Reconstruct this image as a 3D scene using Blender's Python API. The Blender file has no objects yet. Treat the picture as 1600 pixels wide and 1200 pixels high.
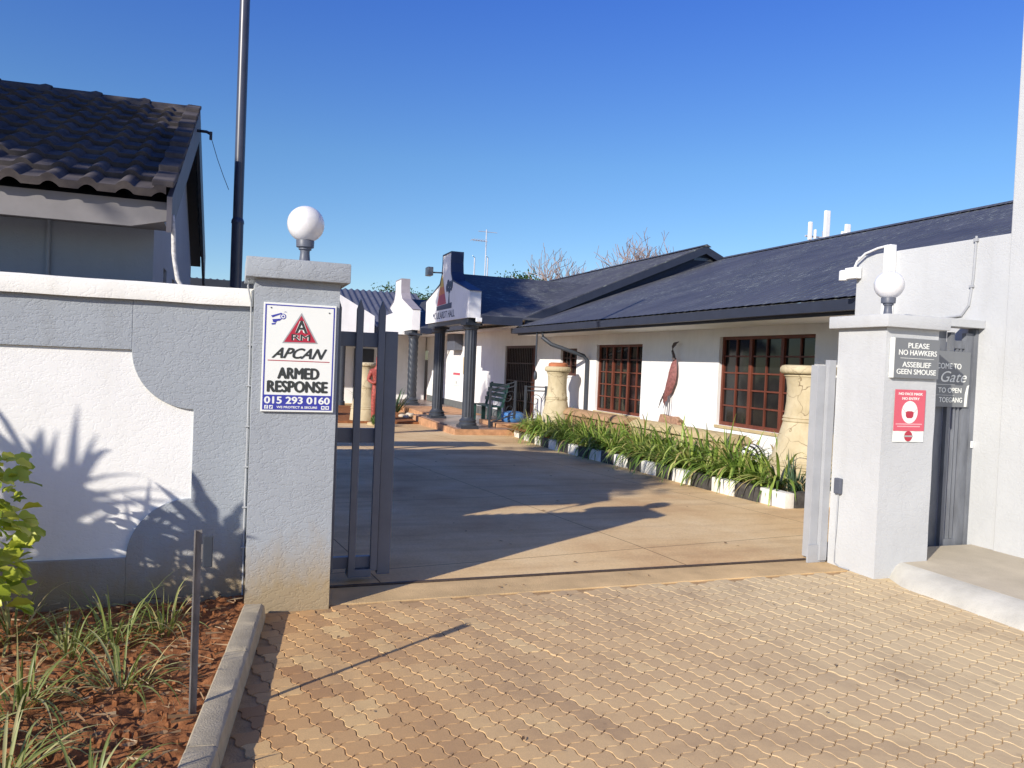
import bpy, bmesh, math, random
from math import sin, cos, tan, pi, radians, atan2, sqrt
from mathutils import Vector, Matrix, noise
random.seed(7)
S = bpy.context.scene
COL = S.collection

# ------------------------------------------------------------------ camera
H = 1.55; FPX = 1200.0; YAW = radians(20); ROLL = radians(2.4); PITCH = math.atan(30/1200)
fw = Vector((sin(YAW)*cos(PITCH), cos(YAW)*cos(PITCH), -sin(PITCH)))
rt = Vector((cos(YAW), -sin(YAW), 0)); up = rt.cross(fw)
r2 = rt*cos(ROLL) + up*sin(ROLL); u2 = -rt*sin(ROLL) + up*cos(ROLL)
cd = bpy.data.cameras.new('camera'); cam = bpy.data.objects.new('camera', cd); COL.objects.link(cam)
M = Matrix.Identity(4)
for i in range(3):
    M[i][0] = r2[i]; M[i][1] = u2[i]; M[i][2] = -fw[i]
M[0][3] = 0; M[1][3] = 0; M[2][3] = H
cam.matrix_world = M
cd.sensor_width = 36; cd.lens = FPX/1600*36; cd.clip_end = 2000; cd.clip_start = .05
S.camera = cam

# ------------------------------------------------------------------ sky, sun, exposure
SUN_AZ = radians(57); SUN_EL = radians(25)      # azimuth the light travels towards, from +Y to +X
w = bpy.data.worlds.new('World'); S.world = w; w.use_nodes = True
nt = w.node_tree; nt.nodes.clear()
sky = nt.nodes.new('ShaderNodeTexSky'); sky.sky_type = 'NISHITA'; sky.sun_disc = False
sky.sun_elevation = SUN_EL; sky.sun_rotation = SUN_AZ + pi
sky.altitude = 1200; sky.air_density = 1.0; sky.dust_density = 0.3; sky.ozone_density = 2.5
hs = nt.nodes.new('ShaderNodeHueSaturation'); hs.inputs['Saturation'].default_value = 1.16; hs.inputs['Value'].default_value = 1.0
bg = nt.nodes.new('ShaderNodeBackground'); bg.inputs['Strength'].default_value = 0.106
wo = nt.nodes.new('ShaderNodeOutputWorld')
tc = nt.nodes.new('ShaderNodeTexCoord'); sp = nt.nodes.new('ShaderNodeSeparateXYZ'); cr_ = nt.nodes.new('ShaderNodeValToRGB'); mx = nt.nodes.new('ShaderNodeMix')
mx.data_type = 'RGBA'; mx.blend_type = 'MULTIPLY'; mx.inputs[0].default_value = 1          # deeper blue with height
cr_.color_ramp.elements[0].position = .05; cr_.color_ramp.elements[0].color = (.82, .82, .82, 1)
cr_.color_ramp.elements[1].position = .5; cr_.color_ramp.elements[1].color = (.92, .88, 1.36, 1)
cr_.color_ramp.elements.new(.25).color = (.90, .93, 1.0, 1); mx2 = 1
nt.links.new(tc.outputs['Generated'], sp.inputs[0]); nt.links.new(sp.outputs['Z'], cr_.inputs[0])
nt.links.new(sky.outputs[0], mx.inputs[6]); nt.links.new(cr_.outputs[0], mx.inputs[7])
nt.links.new(mx.outputs[2], hs.inputs['Color']); nt.links.new(hs.outputs[0], bg.inputs[0]); nt.links.new(bg.outputs[0], wo.inputs[0])
sl = bpy.data.lights.new('sun', 'SUN'); sl.energy = 4.3; sl.angle = radians(.55); sl.color = (1.0, .93, .82)
so = bpy.data.objects.new('sun', sl); COL.objects.link(so)
so.rotation_euler = Vector((sin(SUN_AZ)*cos(SUN_EL), cos(SUN_AZ)*cos(SUN_EL), -sin(SUN_EL))).to_track_quat('-Z', 'Y').to_euler()
S.view_settings.view_transform = 'Standard'; S.view_settings.look = 'None'
S.view_settings.exposure = 0.5; S.view_settings.gamma = 1; S.view_settings.use_curve_mapping = False

# ------------------------------------------------------------------ materials
def ramp(nt, fac, stops):
    r = nt.nodes.new('ShaderNodeValToRGB'); e = r.color_ramp.elements
    while len(e) < len(stops): e.new(.5)
    for i, (p, c) in enumerate(stops):
        e[i].position = p; e[i].color = (*c, 1)
    if fac is not None: nt.links.new(fac, r.inputs[0])
    return r.outputs[0]
def coords(nt, scale=(1, 1, 1), rot=(0, 0, 0)):
    t = nt.nodes.new('ShaderNodeNewGeometry'); m = nt.nodes.new('ShaderNodeMapping')
    m.inputs['Scale'].default_value = scale; m.inputs['Rotation'].default_value = rot
    nt.links.new(t.outputs['Position'], m.inputs[0]); return m.outputs[0]
def noi(nt, vec, scale, detail=4, rough=.55):
    n = nt.nodes.new('ShaderNodeTexNoise'); n.inputs['Scale'].default_value = scale
    n.inputs['Detail'].default_value = detail; n.inputs['Roughness'].default_value = rough
    nt.links.new(vec, n.inputs['Vector']); return n.outputs[0]
def mixc(nt, fac, a, b, mode='MIX'):
    m = nt.nodes.new('ShaderNodeMix'); m.data_type = 'RGBA'; m.blend_type = mode
    for s, v in ((m.inputs[0], fac), (m.inputs[6], a), (m.inputs[7], b)):
        if isinstance(v, (int, float)): s.default_value = v
        elif isinstance(v, tuple): s.default_value = (*v, 1)
        else: nt.links.new(v, s)
    return m.outputs[2]
def mth(nt, op, a, b=0., c=None):
    m = nt.nodes.new('ShaderNodeMath'); m.operation = op
    for s, v in zip(m.inputs, (a, b, c)):
        if v is None: continue
        if isinstance(v, (int, float)): s.default_value = v
        else: nt.links.new(v, s)
    return m.outputs[0]
def base_mat(name, rough=.7, metal=0., spec=.5):
    m = bpy.data.materials.new(name); m.use_nodes = True
    nt = m.node_tree; p = nt.nodes['Principled BSDF']
    p.inputs['Roughness'].default_value = rough; p.inputs['Metallic'].default_value = metal
    p.inputs['Specular IOR Level'].default_value = spec
    return m, nt, p
def bump(nt, p, h, strength=.3, dist=.01):
    b = nt.nodes.new('ShaderNodeBump'); b.inputs['Strength'].default_value = strength; b.inputs['Distance'].default_value = dist
    nt.links.new(h, b.inputs['Height']); nt.links.new(b.outputs[0], p.inputs['Normal']); return b
def mat(name, c, rough=.7, var=.15, scale=3., bs=0., bscale=40., metal=0., spec=.4, scl=(1, 1, 1), bd=.01):
    m, nt, p = base_mat(name, rough, metal, spec)
    v = coords(nt, scl); n = noi(nt, v, scale, 6, .6)
    lo = tuple(x*(1-var) for x in c); hi = tuple(min(1, x*(1+var)) for x in c)
    nt.links.new(ramp(nt, n, [(.3, lo), (.7, hi)]), p.inputs['Base Color'])
    if bs: bump(nt, p, noi(nt, v, bscale, 5, .6), bs, bd)
    return m
def plaster(name, c, splash=0., bs=.5, streak=.1):
    m, nt, p = base_mat(name, .85, 0, .25)
    v = coords(nt); n1 = noi(nt, v, 1.3, 5, .6); n2 = noi(nt, v, 9, 5, .65)
    col = ramp(nt, n1, [(.3, tuple(x*.93 for x in c)), (.7, tuple(min(1, x*1.05) for x in c))])
    col = mixc(nt, mth(nt, 'MULTIPLY', ramp(nt, n2, [(.45, (0, 0, 0)), (.75, (1, 1, 1))]), .12), col, tuple(x*.75 for x in c))
    vs = coords(nt, (5, 5, .5)); st = ramp(nt, noi(nt, vs, 1.5, 4, .6), [(.52, (0, 0, 0)), (.72, (1, 1, 1))])
    col = mixc(nt, mth(nt, 'MULTIPLY', st, streak), col, tuple(x*.6 for x in (c[0], c[1]*.95, c[2]*.85)))
    if splash:                                  # red soil splashed up from the bed
        g = nt.nodes.new('ShaderNodeNewGeometry'); s = nt.nodes.new('ShaderNodeSeparateXYZ'); nt.links.new(g.outputs['Position'], s.inputs[0])
        h = mth(nt, 'ADD', s.outputs['Z'], mth(nt, 'MULTIPLY', noi(nt, coords(nt, (1, 1, .45)), 4, 7, .7), -.7))
        f = nt.nodes.new('ShaderNodeMapRange'); f.inputs[1].default_value = splash-.2; f.inputs[2].default_value = -.25
        f.inputs[3].default_value = 0; f.inputs[4].default_value = .85
        nt.links.new(h, f.inputs[0]); col = mixc(nt, f.outputs[0], col, (.33, .24, .12))
    nt.links.new(col, p.inputs['Base Color'])
    # trowel strokes: ridged, stretched at an angle
    vt = coords(nt, (1, 1, 1.9), (0, radians(35), 0)); a = noi(nt, vt, 11, 3, .6); a = mth(nt, 'ABSOLUTE', mth(nt, 'SUBTRACT', a, .5))
    a = mth(nt, 'MINIMUM', a, .05); f = noi(nt, v, 90, 3, .6)
    bump(nt, p, mth(nt, 'ADD', mth(nt, 'MULTIPLY', a, 8.), mth(nt, 'MULTIPLY', f, .5)), bs, .006)
    return m
GREY = plaster('grey_plaster', (.335, .36, .385), .34, .55, .2)
GREYR = plaster('flare_lifted_grey_plaster', (.50, .51, .515), .0, .35)  # grey paint of the right side, lightened to carry the lens-flare veil
WHITEP = plaster('white_panel_plaster', (.80, .79, .76), .0, .28, .12)
WHITE = plaster('white_wall_plaster', (.80, .79, .78), 0, .25, .12)
COPE = plaster('white_coping_paint', (.78, .76, .70), 0, .35, .2)
HOUSEW = plaster('house_wall_plaster', (.27, .30, .35), 0, .3)
TAN = mat('sand_plaster', (.46, .36, .20), .9, .15, 5, .4, 60)
STEEL = mat('dark_grey_gate_paint', (.12, .135, .165), .42, .1, 5, .05, 60, spec=.5)
DARK = mat('charcoal_paint', (.035, .042, .055), .5, .15, 4, .1, 60)
NAVY = mat('navy_coping_paint', (.035, .05, .10), .55, .12, 3)
GALV = mat('galvanised_steel', (.20, .20, .21), .4, .25, 20, .15, 80, metal=.8)
POLE = mat('painted_pole', (.05, .055, .08), .35, .15, 4, spec=.6)
TIMBER = mat('red_brown_timber', (.135, .038, .022), .5, .25, 8, .1, 60, scl=(1, 1, .2))
TIMBERD = mat('dark_timber', (.07, .03, .022), .5, .25, 8, scl=(1, 1, .2))
CONC = mat('kerb_concrete', (.40, .34, .24), .9, .18, 9, .5, 120)
CONCR = mat('pale_kerb_concrete', (.50, .48, .42), .9, .15, 5, .4, 90)
BRICKS = mat('tan_step_tile', (.46, .25, .13), .8, .3, 6, .3, 50)
TILEF = mat('porch_floor_tile', (.22, .16, .14), .35, .15, 3)
PBLACK = mat('black_kerb_paint', (.06, .055, .05), .8, .35, 12, .4, 60)
PWHITE = mat('white_kerb_paint', (.74, .71, .64), .8, .12, 10, .4, 60)
PVC = mat('white_plastic', (.78, .78, .77), .4, .04, 3)
PGREY = mat('grey_plastic', (.10, .11, .14), .45, .1, 8)
GREEN = mat('green_bench_paint', (.03, .10, .085), .5, .2, 9)
BLUE = mat('blue_plastic', (.05, .16, .38), .4, .1, 5)
TERRA = mat('terracotta', (.42, .15, .07), .8, .2, 8, .3, 50)
SIGNW = mat('sign_white', (.78, .79, .74), .35, .02, 3)
SIGNB = mat('sign_blue', (.05, .055, .33), .35, .04, 3)
SIGNR = mat('sign_red', (.42, .03, .055), .35, .04, 3)
SIGNK = mat('sign_charcoal', (.045, .048, .045), .35, .04, 3)
SIGNG = mat('sign_grey_board', (.17, .18, .19), .3, .05, 3)
SIGNO = mat('sign_outline_grey', (.35, .36, .36), .35, .02, 3)
MASKR = mat('mask_poster_red', (.60, .10, .14), .4, .04, 3)
BARK = mat('bark', (.16, .12, .09), .9, .3, 12, .6, 40)
TWIG = mat('bare_twigs', (.30, .22, .19), .9, .2, 12)
STONE = mat('pale_stones', (.50, .42, .32), .9, .3, 12, .4, 40)
RED = mat('red_carved_wood', (.30, .06, .045), .55, .55, 22, .6, 45)
STORKR = mat('red_rusted_sheet', (.22, .085, .08), .6, .4, 25, .3, 60)
STORKD = mat('dark_rusted_sheet', (.09, .07, .07), .6, .4, 25, .3, 60)
DRIFT = mat('driftwood', (.34, .20, .13), .85, .35, 18, .6, 50)
BRASSY = mat('brown_security_steel', (.05, .03, .028), .5, .2, 9)
LOGOY = mat('logo_yellow', (.62, .42, .10), .6, .05, 5); LOGOR = mat('logo_red', (.45, .08, .12), .6, .1, 5)
LOGOO = mat('logo_orange', (.60, .20, .08), .6, .05, 5)

def globe_mat():
    m, nt, p = base_mat('opal_glass', .18, 0, .5)
    nt.links.new(ramp(nt, noi(nt, coords(nt), 9, 5, .6), [(.35, (.70, .68, .66)), (.6, (.80, .79, .79))]), p.inputs['Base Color']); p.inputs['Subsurface Weight'].default_value = .25
    p.inputs['Subsurface Radius'].default_value = (.05, .05, .05); return m
OPAL = globe_mat()
def glass_mat():
    m, nt, p = base_mat('dark_window_glass', .06, 0, .45)
    v = coords(nt); nt.links.new(ramp(nt, noi(nt, v, 2.2, 4), [(.4, (.006, .007, .008)), (.7, (.020, .020, .019))]), p.inputs['Base Color'])
    bump(nt, p, noi(nt, v, 1.6, 2), .12, .02); return m
GLASS = glass_mat()
def leaf_mat(name, stops, rough=.45, trans=.25):
    m, nt, p = base_mat(name, rough, 0, .45)
    a = nt.nodes.new('ShaderNodeAttribute'); a.attribute_name = 'rnd'
    col = ramp(nt, a.outputs['Fac'], stops); nt.links.new(col, p.inputs['Base Color'])
    t = nt.nodes.new('ShaderNodeBsdfTranslucent'); nt.links.new(mixc(nt, .5, col, (.35, .5, .05), 'MIX'), t.inputs['Color'])
    mx = nt.nodes.new('ShaderNodeMixShader'); mx.inputs[0].default_value = trans
    nt.links.new(p.outputs[0], mx.inputs[1]); nt.links.new(t.outputs[0], mx.inputs[2])
    nt.links.new(mx.outputs[0], nt.nodes['Material Output'].inputs['Surface']); return m
STRAP = leaf_mat('strap_leaf', [(0, (.06, .12, .02)), (.4, (.17, .27, .045)), (.75, (.36, .45, .10)), (.9, (.48, .47, .18)), (1, (.40, .27, .12))])
SPIDER = leaf_mat('pale_striped_leaf', [(0, (.10, .14, .03)), (.5, (.24, .27, .08)), (.85, (.42, .40, .18)), (1, (.50, .36, .18))])
PHILO = leaf_mat('deep_green_leaf', [(0, (.02, .06, .012)), (1, (.06, .14, .03))], .35, .1)
LIME = leaf_mat('yellow_green_leaf', [(0, (.10, .17, .015)), (.45, (.34, .40, .035)), (1, (.58, .56, .08))], .45, .3)
CROWN = leaf_mat('tree_leaf', [(0, (.02, .045, .01)), (.6, (.05, .10, .02)), (1, (.10, .16, .04))])
AGAVE = leaf_mat('agave_leaf', [(0, (.03, .07, .04)), (1, (.10, .16, .09))], .5, .05)
DRYL = leaf_mat('dry_litter', [(0, (.14, .075, .035)), (.7, (.30, .19, .10)), (1, (.48, .38, .24))], .8, .05)

def paver_mat():
    m, nt, p = base_mat('interlocking_paver', .85, 0, .25)
    a = nt.nodes.new('ShaderNodeAttribute'); a.attribute_name = 'rnd'
    v = coords(nt); big = noi(nt, v, .9, 4, .6); f = noi(nt, v, 160, 3, .7)
    c1 = ramp(nt, a.outputs['Fac'], [(0, (.33, .16, .062)), (.35, (.46, .25, .098)), (.7, (.55, .325, .135)), (1, (.64, .43, .19))])
    sp = ramp(nt, f, [(.35, (.72, .72, .72)), (.6, (1.05, 1.05, 1.05))]); c1 = mixc(nt, .6, c1, sp, 'MULTIPLY')
    # lens-flare veil painted in: paving turns pale beige towards the right
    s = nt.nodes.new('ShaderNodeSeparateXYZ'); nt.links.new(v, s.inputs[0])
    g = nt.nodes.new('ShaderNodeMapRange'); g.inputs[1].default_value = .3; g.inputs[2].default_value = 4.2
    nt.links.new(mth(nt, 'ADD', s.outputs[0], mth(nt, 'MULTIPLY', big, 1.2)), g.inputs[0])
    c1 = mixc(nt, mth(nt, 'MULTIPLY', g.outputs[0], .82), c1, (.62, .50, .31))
    st = ramp(nt, noi(nt, v, 2.1, 7, .7), [(.5, (0, 0, 0)), (.72, (1, 1, 1))]); c1 = mixc(nt, mth(nt, 'MULTIPLY', st, .34), c1, (.20, .13, .085))
    ty = ramp(nt, noi(nt, coords(nt, (1.1, .16, 1), (0, 0, radians(-14))), 3.2, 5, .6), [(.52, (0, 0, 0)), (.68, (1, 1, 1))]); c1 = mixc(nt, mth(nt, 'MULTIPLY', ty, .22), c1, (.17, .12, .09))
    od = ramp(nt, noi(nt, v, 6.5, 3, .5), [(.70, (0, 0, 0)), (.74, (1, 1, 1))]); c1 = mixc(nt, mth(nt, 'MULTIPLY', od, .35), c1, (.12, .085, .06))
    nt.links.new(c1, p.inputs['Base Color']); bump(nt, p, f, .5, .002); return m
PAVER = paver_mat()
SAND = mat('joint_sand', (.37, .235, .115), .95, .25, 8, .5, 90)
def drive_mat():
    m, nt, p = base_mat('driveway_concrete', .88, 0, .25)
    v = coords(nt); n = noi(nt, v, .7, 6, .65); f = noi(nt, v, 45, 5, .7)
    c = ramp(nt, n, [(.3, (.54, .335, .165)), (.5, (.69, .485, .25)), (.7, (.77, .585, .335))])
    c = mixc(nt, .5, c, ramp(nt, f, [(.3, (.7, .7, .7)), (.6, (1.05, 1.05, 1.05))]), 'MULTIPLY')
    st = ramp(nt, noi(nt, coords(nt, (.25, 1.6, 1)), 2.2, 5, .6), [(.5, (0, 0, 0)), (.7, (1, 1, 1))]); c = mixc(nt, mth(nt, 'MULTIPLY', st, .3), c, (.24, .13, .07))
    b = nt.nodes.new('ShaderNodeTexBrick'); b.inputs['Scale'].default_value = 1; b.offset = 0
    b.inputs['Mortar Size'].default_value = .005; b.inputs['Brick Width'].default_value = 2.45; b.inputs['Row Height'].default_value = 2.9
    b.inputs['Color1'].default_value = b.inputs['Color2'].default_value = (1, 1, 1, 1); b.inputs['Mortar'].default_value = (.25, .22, .2, 1)
    mm = nt.nodes.new('ShaderNodeMapping'); mm.inputs['Location'].default_value = (.9, .35, 0); mm.inputs['Rotation'].default_value = (0, 0, radians(-6))
    nt.links.new(v, mm.inputs[0]); nt.links.new(mm.outputs[0], b.inputs['Vector'])
    c = mixc(nt, 1., c, b.outputs['Color'], 'MULTIPLY')
    nt.links.new(c, p.inputs['Base Color']); bump(nt, p, mth(nt, 'ADD', f, mth(nt, 'MULTIPLY', noi(nt, v, 9, 4), 1.2)), .45, .006); return m
DRIVE = drive_mat()
APRON = mat('apron_concrete', (.55, .38, .19), .92, .28, 2, .5, 90)
def soil_mat():
    m, nt, p = base_mat('red_soil', .97, 0, .1)
    v = coords(nt); n = noi(nt, v, 14, 6, .7); f = noi(nt, v, 120, 4, .7)
    c = ramp(nt, n, [(.3, (.17, .066, .028)), (.55, (.30, .125, .052)), (.8, (.42, .20, .09))])
    nt.links.new(mixc(nt, .5, c, ramp(nt, f, [(.3, (.6, .6, .6)), (.65, (1.15, 1.15, 1.15))]), 'MULTIPLY'), p.inputs['Base Color'])
    bump(nt, p, f, .8, .006); return m
SOIL = soil_mat()
EARTH = mat('dry_ground', (.30, .20, .12), .95, .3, .6, .5, 30)
ASPH = mat('street_asphalt', (.06, .058, .055), .9, .2, 2, .4, 90)
def roof_mat():
    m, nt, p = base_mat('painted_sheet_roof', .55, 0, .45)
    v = coords(nt); n = noi(nt, v, 1.4, 5, .6)
    c = ramp(nt, n, [(.3, (.048, .049, .058)), (.7, (.080, .081, .092))])
    vs = coords(nt, (2.2, 16, 2.2)); fl = noi(nt, vs, 2.3, 6, .75)
    patch = ramp(nt, noi(nt, v, .55, 3, .5), [(.38, (0, 0, 0)), (.60, (1, 1, 1))])
    f = mth(nt, 'MULTIPLY', ramp(nt, fl, [(.57, (0, 0, 0)), (.62, (1, 1, 1))]), patch)
    c = mixc(nt, mth(nt, 'MULTIPLY', f, .62), c, (.42, .46, .40))
    li = mth(nt, 'MULTIPLY', ramp(nt, noi(nt, coords(nt, (1.2, 5, 1.2)), 3, 5, .7), [(.5, (0, 0, 0)), (.66, (1, 1, 1))]), patch)
    c = mixc(nt, mth(nt, 'MULTIPLY', li, .25), c, (.16, .18, .10))
    nt.links.new(c, p.inputs['Base Color']); bump(nt, p, noi(nt, v, 60, 4), .3, .005); return m
ROOF = roof_mat()
def tile_mat():
    m, nt, p = base_mat('concrete_roof_tile', .92, 0, .15)
    v = coords(nt); n = noi(nt, v, 5, 5, .65)
    nt.links.new(ramp(nt, n, [(.3, (.040, .036, .040)), (.7, (.115, .10, .095))]), p.inputs['Base Color']); bump(nt, p, noi(nt, v, 80, 4), .3, .004); return m
TILE = tile_mat()
def vase_mat():
    m, nt, p = base_mat('cracked_sand_plaster', .9, 0, .2)
    v = coords(nt); n = noi(nt, v, 3.5, 5, .6)
    c = ramp(nt, n, [(.3, (.44, .365, .225)), (.7, (.58, .50, .335))])
    vo = nt.nodes.new('ShaderNodeTexVoronoi'); vo.feature = 'DISTANCE_TO_EDGE'; vo.inputs['Scale'].default_value = 2.1
    dv = nt.nodes.new('ShaderNodeVectorMath'); dv.operation = 'MULTIPLY_ADD'
    nn = nt.nodes.new('ShaderNodeTexNoise'); nn.inputs['Scale'].default_value = 5; nt.links.new(v, nn.inputs['Vector'])
    nt.links.new(nn.outputs['Color'], dv.inputs[0]); dv.inputs[1].default_value = (.35, .35, .35); nt.links.new(v, dv.inputs[2])
    nt.links.new(dv.outputs[0], vo.inputs['Vector'])
    gate = ramp(nt, noi(nt, v, 1.7, 2), [(.42, (0, 0, 0)), (.5, (1, 1, 1))])
    cr = mth(nt, 'MULTIPLY', ramp(nt, vo.outputs['Distance'], [(.0, (1, 1, 1)), (.012, (0, 0, 0))]), gate)
    c = mixc(nt, mth(nt, 'MULTIPLY', cr, .75), c, (.13, .075, .035)); st = ramp(nt, noi(nt, coords(nt, (3, 3, .6)), 2.4, 6, .65), [(.5, (0, 0, 0)), (.75, (1, 1, 1))]); c = mixc(nt, mth(nt, 'MULTIPLY', st, .3), c, (.27, .20, .12))
    nt.links.new(c, p.inputs['Base Color'])
    bump(nt, p, mth(nt, 'SUBTRACT', noi(nt, v, 25, 5), cr), .6, .012); return m
VASE = vase_mat()
def zebra_mat():
    m, nt, p = base_mat('black_white_glaze', .3, 0, .5)
    v = coords(nt, (1, 1, 1), (.6, .3, 0)); wv = nt.nodes.new('ShaderNodeTexWave'); wv.inputs['Scale'].default_value = 5; wv.inputs['Distortion'].default_value = 3
    nt.links.new(v, wv.inputs['Vector']); nt.links.new(ramp(nt, wv.outputs['Fac'], [(.47, (.03, .03, .03)), (.53, (.75, .75, .72))]), p.inputs['Base Color']); return m
ZEBRA = zebra_mat()

# ------------------------------------------------------------------ mesh helpers
class MB:
    def __init__(s): s.v = []; s.f = []; s.r = []; s.cur = None
    def add(s, vs, fs):
        o = len(s.v); s.v += [tuple(p) for p in vs]; s.f += [tuple(i+o for i in f) for f in fs]
        s.r += [s.cur or 0.]*len(vs); return s
    def box(s, x0, x1, y0, y1, z0, z1):
        return s.add([(x0, y0, z0), (x1, y0, z0), (x1, y1, z0), (x0, y1, z0), (x0, y0, z1), (x1, y0, z1), (x1, y1, z1), (x0, y1, z1)],
                     [(0, 3, 2, 1), (4, 5, 6, 7), (0, 1, 5, 4), (1, 2, 6, 5), (2, 3, 7, 6), (3, 0, 4, 7)])
    def prism(s, pts, axis, a, b):
        """extrude a 2-D outline along an axis ('x': pts=(y,z), 'y': pts=(x,z), 'z': pts=(x,y))"""
        def mk(p, t): return {'x': (t, p[0], p[1]), 'y': (p[0], t, p[1]), 'z': (p[0], p[1], t)}[axis]
        n = len(pts); vs = [mk(p, a) for p in pts]+[mk(p, b) for p in pts]
        return s.add(vs, [tuple(range(n))[::-1], tuple(range(n, 2*n))]+[(i, (i+1) % n, n+(i+1) % n, n+i) for i in range(n)])
    def tube(s, path, r, n=8, cap=True):
        path = [Vector(p) for p in path]; R = r if isinstance(r, (list, tuple)) else [r]*len(path); o = []
        for i, p in enumerate(path):
            d = (path[min(i+1, len(path)-1)]-path[max(i-1, 0)]).normalized()
            a = d.cross(Vector((0, 0, 1))); a = a.normalized() if a.length > 1e-3 else Vector((1, 0, 0)); b = d.cross(a)
            o += [p+(a*cos(2*pi*k/n)+b*sin(2*pi*k/n))*R[i] for k in range(n)]
        m = len(path); fs = [(i*n+k, i*n+(k+1) % n, (i+1)*n+(k+1) % n, (i+1)*n+k) for i in range(m-1) for k in range(n)]
        if cap: fs += [tuple(range(n))[::-1], tuple(range((m-1)*n, m*n))]
        return s.add(o, fs)
    def lathe(s, prof, c, n=32, fn=None):
        o = []
        for (r, z) in prof:
            for k in range(n):
                a = 2*pi*k/n; rr = r*(fn(a, z) if fn else 1); o.append((c[0]+rr*cos(a), c[1]+rr*sin(a), c[2]+z))
        m = len(prof); fs = [(i*n+k, i*n+(k+1) % n, (i+1)*n+(k+1) % n, (i+1)*n+k) for i in range(m-1) for k in range(n)]
        fs += [tuple(range(n))[::-1], tuple(range((m-1)*n, m*n))]
        return s.add(o, fs)
    def blade(s, p, d, L, wd, droop=1., seg=7, twist=0., side=None):
        p = Vector(p); d = Vector(d).normalized(); sd = Vector(side) if side else d.cross(Vector((0, 0, 1)))
        if sd.length < .05: sd = Vector((cos(twist), sin(twist), 0))
        sd.normalize(); o = []; st = L/seg; s.cur = random.random() if s.cur is None or s.cur >= 0 else s.cur
        for i in range(seg+1):
            t = i/seg; ww = wd*(.5+.9*t if t < .35 else .815*(1-((t-.35)/.65)**1.7)) if i < seg else .001
            nrm = sd.cross(d)
            o += [p-sd*ww, p-nrm*ww*.35, p+sd*ww]
            d = (d+Vector((0, 0, -1))*droop*st*(.6+1.8*t)).normalized(); p = p+d*st
        fs = []
        for i in range(seg):
            a = i*3; fs += [(a, a+1, a+4, a+3), (a+1, a+2, a+5, a+4)]
        return s.add(o, fs)
    def build(s, name, m, parent=None, smooth=False, bevel=0., loc=(0, 0, 0), rnd=False, noweld=True):
        me = bpy.data.meshes.new(name); me.from_pydata(s.v, [], s.f); me.validate(); me.update()
        if rnd:
            a = me.attributes.new('rnd', 'FLOAT', 'POINT'); a.data.foreach_set('value', s.r)
        bm = bmesh.new(); bm.from_mesh(me)
        if not rnd: bmesh.ops.recalc_face_normals(bm, faces=bm.faces)
        if bevel:
            ed = [e for e in bm.edges if len(e.link_faces) == 2 and e.calc_face_angle(0) > .5]
            bmesh.ops.bevel(bm, geom=ed, offset=bevel, segments=2, affect='EDGES', profile=.6)
        bm.to_mesh(me); bm.free()
        if smooth:
            me.shade_smooth()
            if smooth != True: me.set_sharp_from_angle(angle=radians(smooth))
        me.materials.append(m)
        o = bpy.data.objects.new(name, me); COL.objects.link(o); o.location = loc
        if parent: o.parent = parent
        return o
def tag(o, label=None, cat=None, group=None, kind=None):
    if label: o['label'] = label
    if cat: o['category'] = cat
    if group: o['group'] = group
    if kind: o['kind'] = kind
    return o
def empty(name, loc, label, cat, group=None):
    o = bpy.data.objects.new(name, None); COL.objects.link(o); o.location = loc; o.empty_display_size = .1
    return tag(o, label, cat, group)
def local(o, t):                      # re-express a world-space child mesh relative to its thing
    o.data.transform(Matrix.Translation(-Vector(t.location))); return o
def part(mb, name, m, t, **k):
    o = mb.build(name, m, t, **k)
    p = t; off = Vector((0, 0, 0))
    while p: off += Vector(p.location); p = p.parent
    o.data.transform(Matrix.Translation(-off)); return o
def box(name, m, t, *a, bevel=0., smooth=False): return part(MB().box(*a), name, m, t, bevel=bevel, smooth=smooth)
def text(txt, name, m, t, org, ux, x0, x1, z0, z1, bold=0., shear=0., depth=.0012):
    """lettering fitted to x0..x1, z0..z1 on the plane through org; bold = stroke widening as a share of the letter height"""
    c = bpy.data.curves.new('t', 'FONT'); c.body = txt; c.size = 1; c.shear = shear; c.extrude = .01; c.resolution_u = 4
    o = bpy.data.objects.new('t', c); COL.objects.link(o)
    dg = bpy.context.evaluated_depsgraph_get(); me = bpy.data.meshes.new_from_object(o.evaluated_get(dg)); bpy.data.objects.remove(o)
    xs = [v.co.x for v in me.vertices]; ys = [v.co.y for v in me.vertices]; a, b, e, f = min(xs), max(xs), min(ys), max(ys)
    ux = Vector(ux); nz = ux.cross(Vector((0, 0, 1))); org = Vector(org); p = t; off = Vector((0, 0, 0))
    while p: off += Vector(p.location); p = p.parent
    bb = bold*(z1-z0)*1.6; mb = MB(); fs = [tuple(q.vertices) for q in me.polygons]
    shifts = [(0, 0)] if bold <= 0 else [(-bb, 0), (bb, 0), (0, bb*.6), (0, -bb*.6)]
    for k, (du, dz) in enumerate(shifts):
        vs = []
        for v in me.vertices:
            u = x0+bb+(v.co.x-a)/(b-a)*(x1-x0-2*bb)+du; z = z0+bb*.6+(v.co.y-e)/(f-e)*(z1-z0-1.2*bb)+dz
            q = org+ux*u+nz*((depth+.00012*k) if v.co.z > 0 else 0); q.z = z; vs.append(q-off)
        mb.add(vs, fs)
    bpy.data.meshes.remove(me); return mb.build(name, m, t)
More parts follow.
